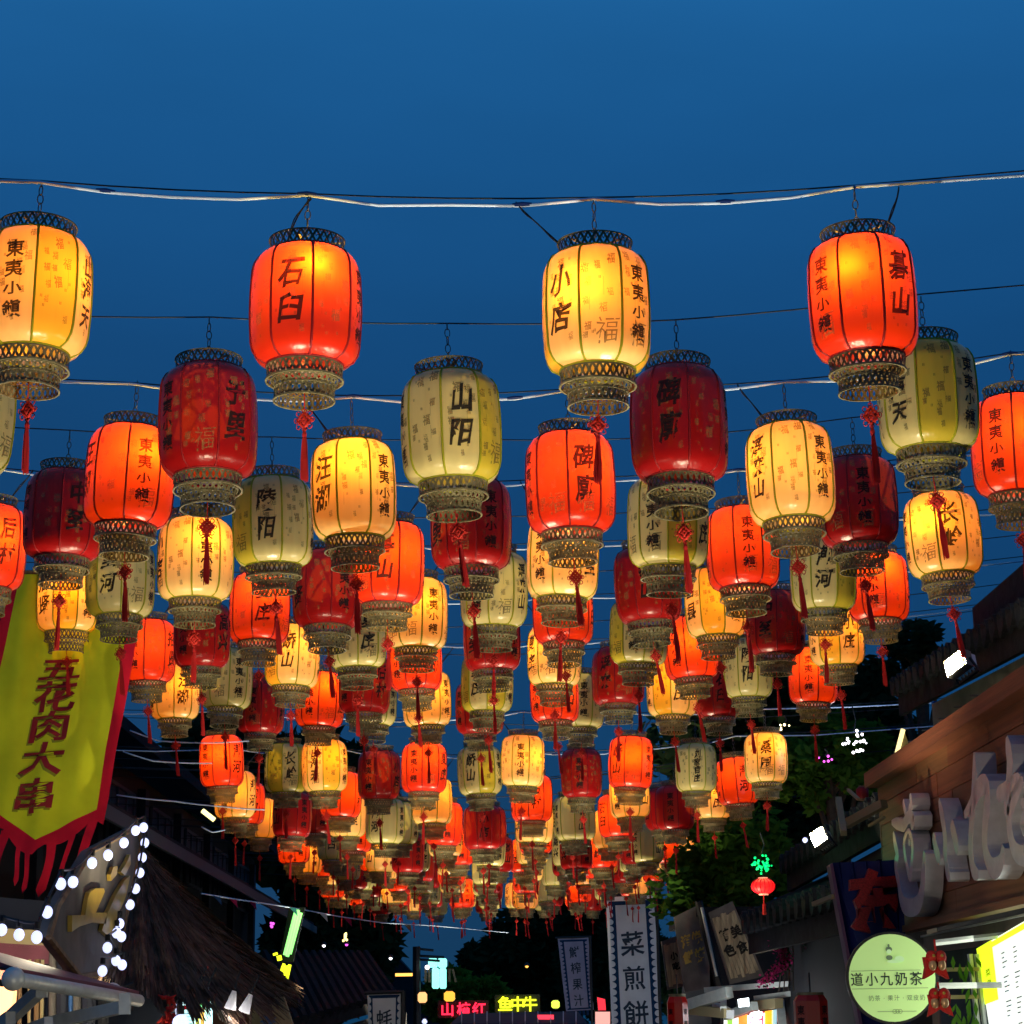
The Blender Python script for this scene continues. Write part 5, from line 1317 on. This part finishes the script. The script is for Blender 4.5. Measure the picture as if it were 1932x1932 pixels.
# ------------------------------------------------------------------ added fill lamps on unseen carts (below the frame)
for q in range(10):
    for sx in (-1, 1):
        p = Vector((sx * 1.25, 3.0 + q * 4.4 + (1.2 if sx > 0 else 0), 0))
        t = thing("fill_lamp", f"added warm fill lamp on a post, {('left', 'right')[sx > 0]} side, {ORD[q]} one along the street", "lamp", p, group="added street fill lamps")
        b = MB(); b.tube([(0, 0, 0), (0, 0, 1.12)], .02, 6); b.build("post", BLACK, t)
        b = MB(); b.box((0, .25, .45), (.6, .9, .5)); b.build("prop_cart", OLDWOOD, t)
        b = MB(); b.sphere((0, 0, 1.2), .05, 10, 6); b.build("bulb", MATS["glowing_bulb"], t)
        b = MB(); b.lathe([(.04, 1.13), (.15, 1.32)], 14); b.build("lamp_shade", ALU, t)
        point(t, (0, 0, 1.2), FILLW, (1, .86, .58), .05, RAD(92), (0, 0, 1))  # added spot aimed up to brighten the lanterns from below

for lab, p, e in (("added warm fill lamp on a post before the left awning", (-1.7, 8.2, 0), 22), ("added warm fill lamp on a post before the wooden fascia", (1.5, 9.6, 0), 72),
                  ("added warm fill lamp on a post by the leaning boards", (3.2, 22.0, 0), 90), ("added cool fill lamp on a post before the large white banner", (2.3, 38.0, 0), 220),
                  ("added cool fill lamp on a post before the small white banner", (-1.6, 24.0, 0), 28), ("added warm fill lamp on a post under the thatched roof", (-1.9, 13.5, 0), 5),
                  ("added cool fill lamp on a post before the narrow grey banner", (1.9, 47.5, 0), 140)):
    t = thing("fill_lamp", lab, "lamp", p)  # added unseen fill lamp that brightens the nearby sign
    b = MB(); b.tube([(0, 0, 0), (0, 0, 1.30)], .02, 6); b.build("post", BLACK, t)
    b = MB(); b.box((0, .25, .45), (.6, .9, .5)); b.build("prop_cart", OLDWOOD, t)
    b = MB(); b.sphere((0, 0, 1.36), .05, 10, 6); b.build("bulb", MATS["glowing_bulb"], t)
    point(t, (0, 0, 1.36), e, (1, .88, .68) if "warm" in lab else (.88, .95, 1), .05)
root = thing("row_house", "dark low house wall behind the tiled roofs at right", "building", (5, 20, 0))
mb = MB(); mb.box((7.2, 19.5, 1.4), (5.4, 9, 2.8)); part(mb, "wall", DARKWALL, root)
mb = MB(); mb.box((7.2, 19.5, 2.86), (5.6, 9.2, .12)); part(mb, "roof", TILE, root)
root = thing("stall_house", "dark low house behind the leaning boards and lit poster", "house", (5, 29, 0))
mb = MB(); mb.box((5.0, 29, 1.5), (4.2, 4, 3.0)); part(mb, "wall", DARKWALL, root)
mb = MB(); mb.box((5.0, 29, 3.06), (4.5, 4.3, .12)); part(mb, "roof", TILE, root)
c, R3 = crown_at(1232, 1850, 50, 120, 200)
tree("broadleaf_tree", "dark tree between the white pancake banner and the leaning boards", c, R3, 6000, .22, LEAF[1], 40, clumps=30)

t = thing("glow_gable_edge", "gable edge and wedge glowing yellow as though lit, right of the star lights", "lamp", AT(1697, 1402, 19))  # no lamp: light on the gable edge is put in as emission
b = MB(); b.tube([AT(1704, 1376, 18.9), AT(1690, 1430, 18.9)], .022, 6); part(b, "lit_strip", glow("gold_strip", (1, .82, .35), 1.6), t)
b = MB(); b.prism([AT(1706, 1378, 18.95), AT(1722, 1428, 18.95), AT(1694, 1430, 18.95)], (0, .05, 0)); part(b, "wedge", CREAMB, t)
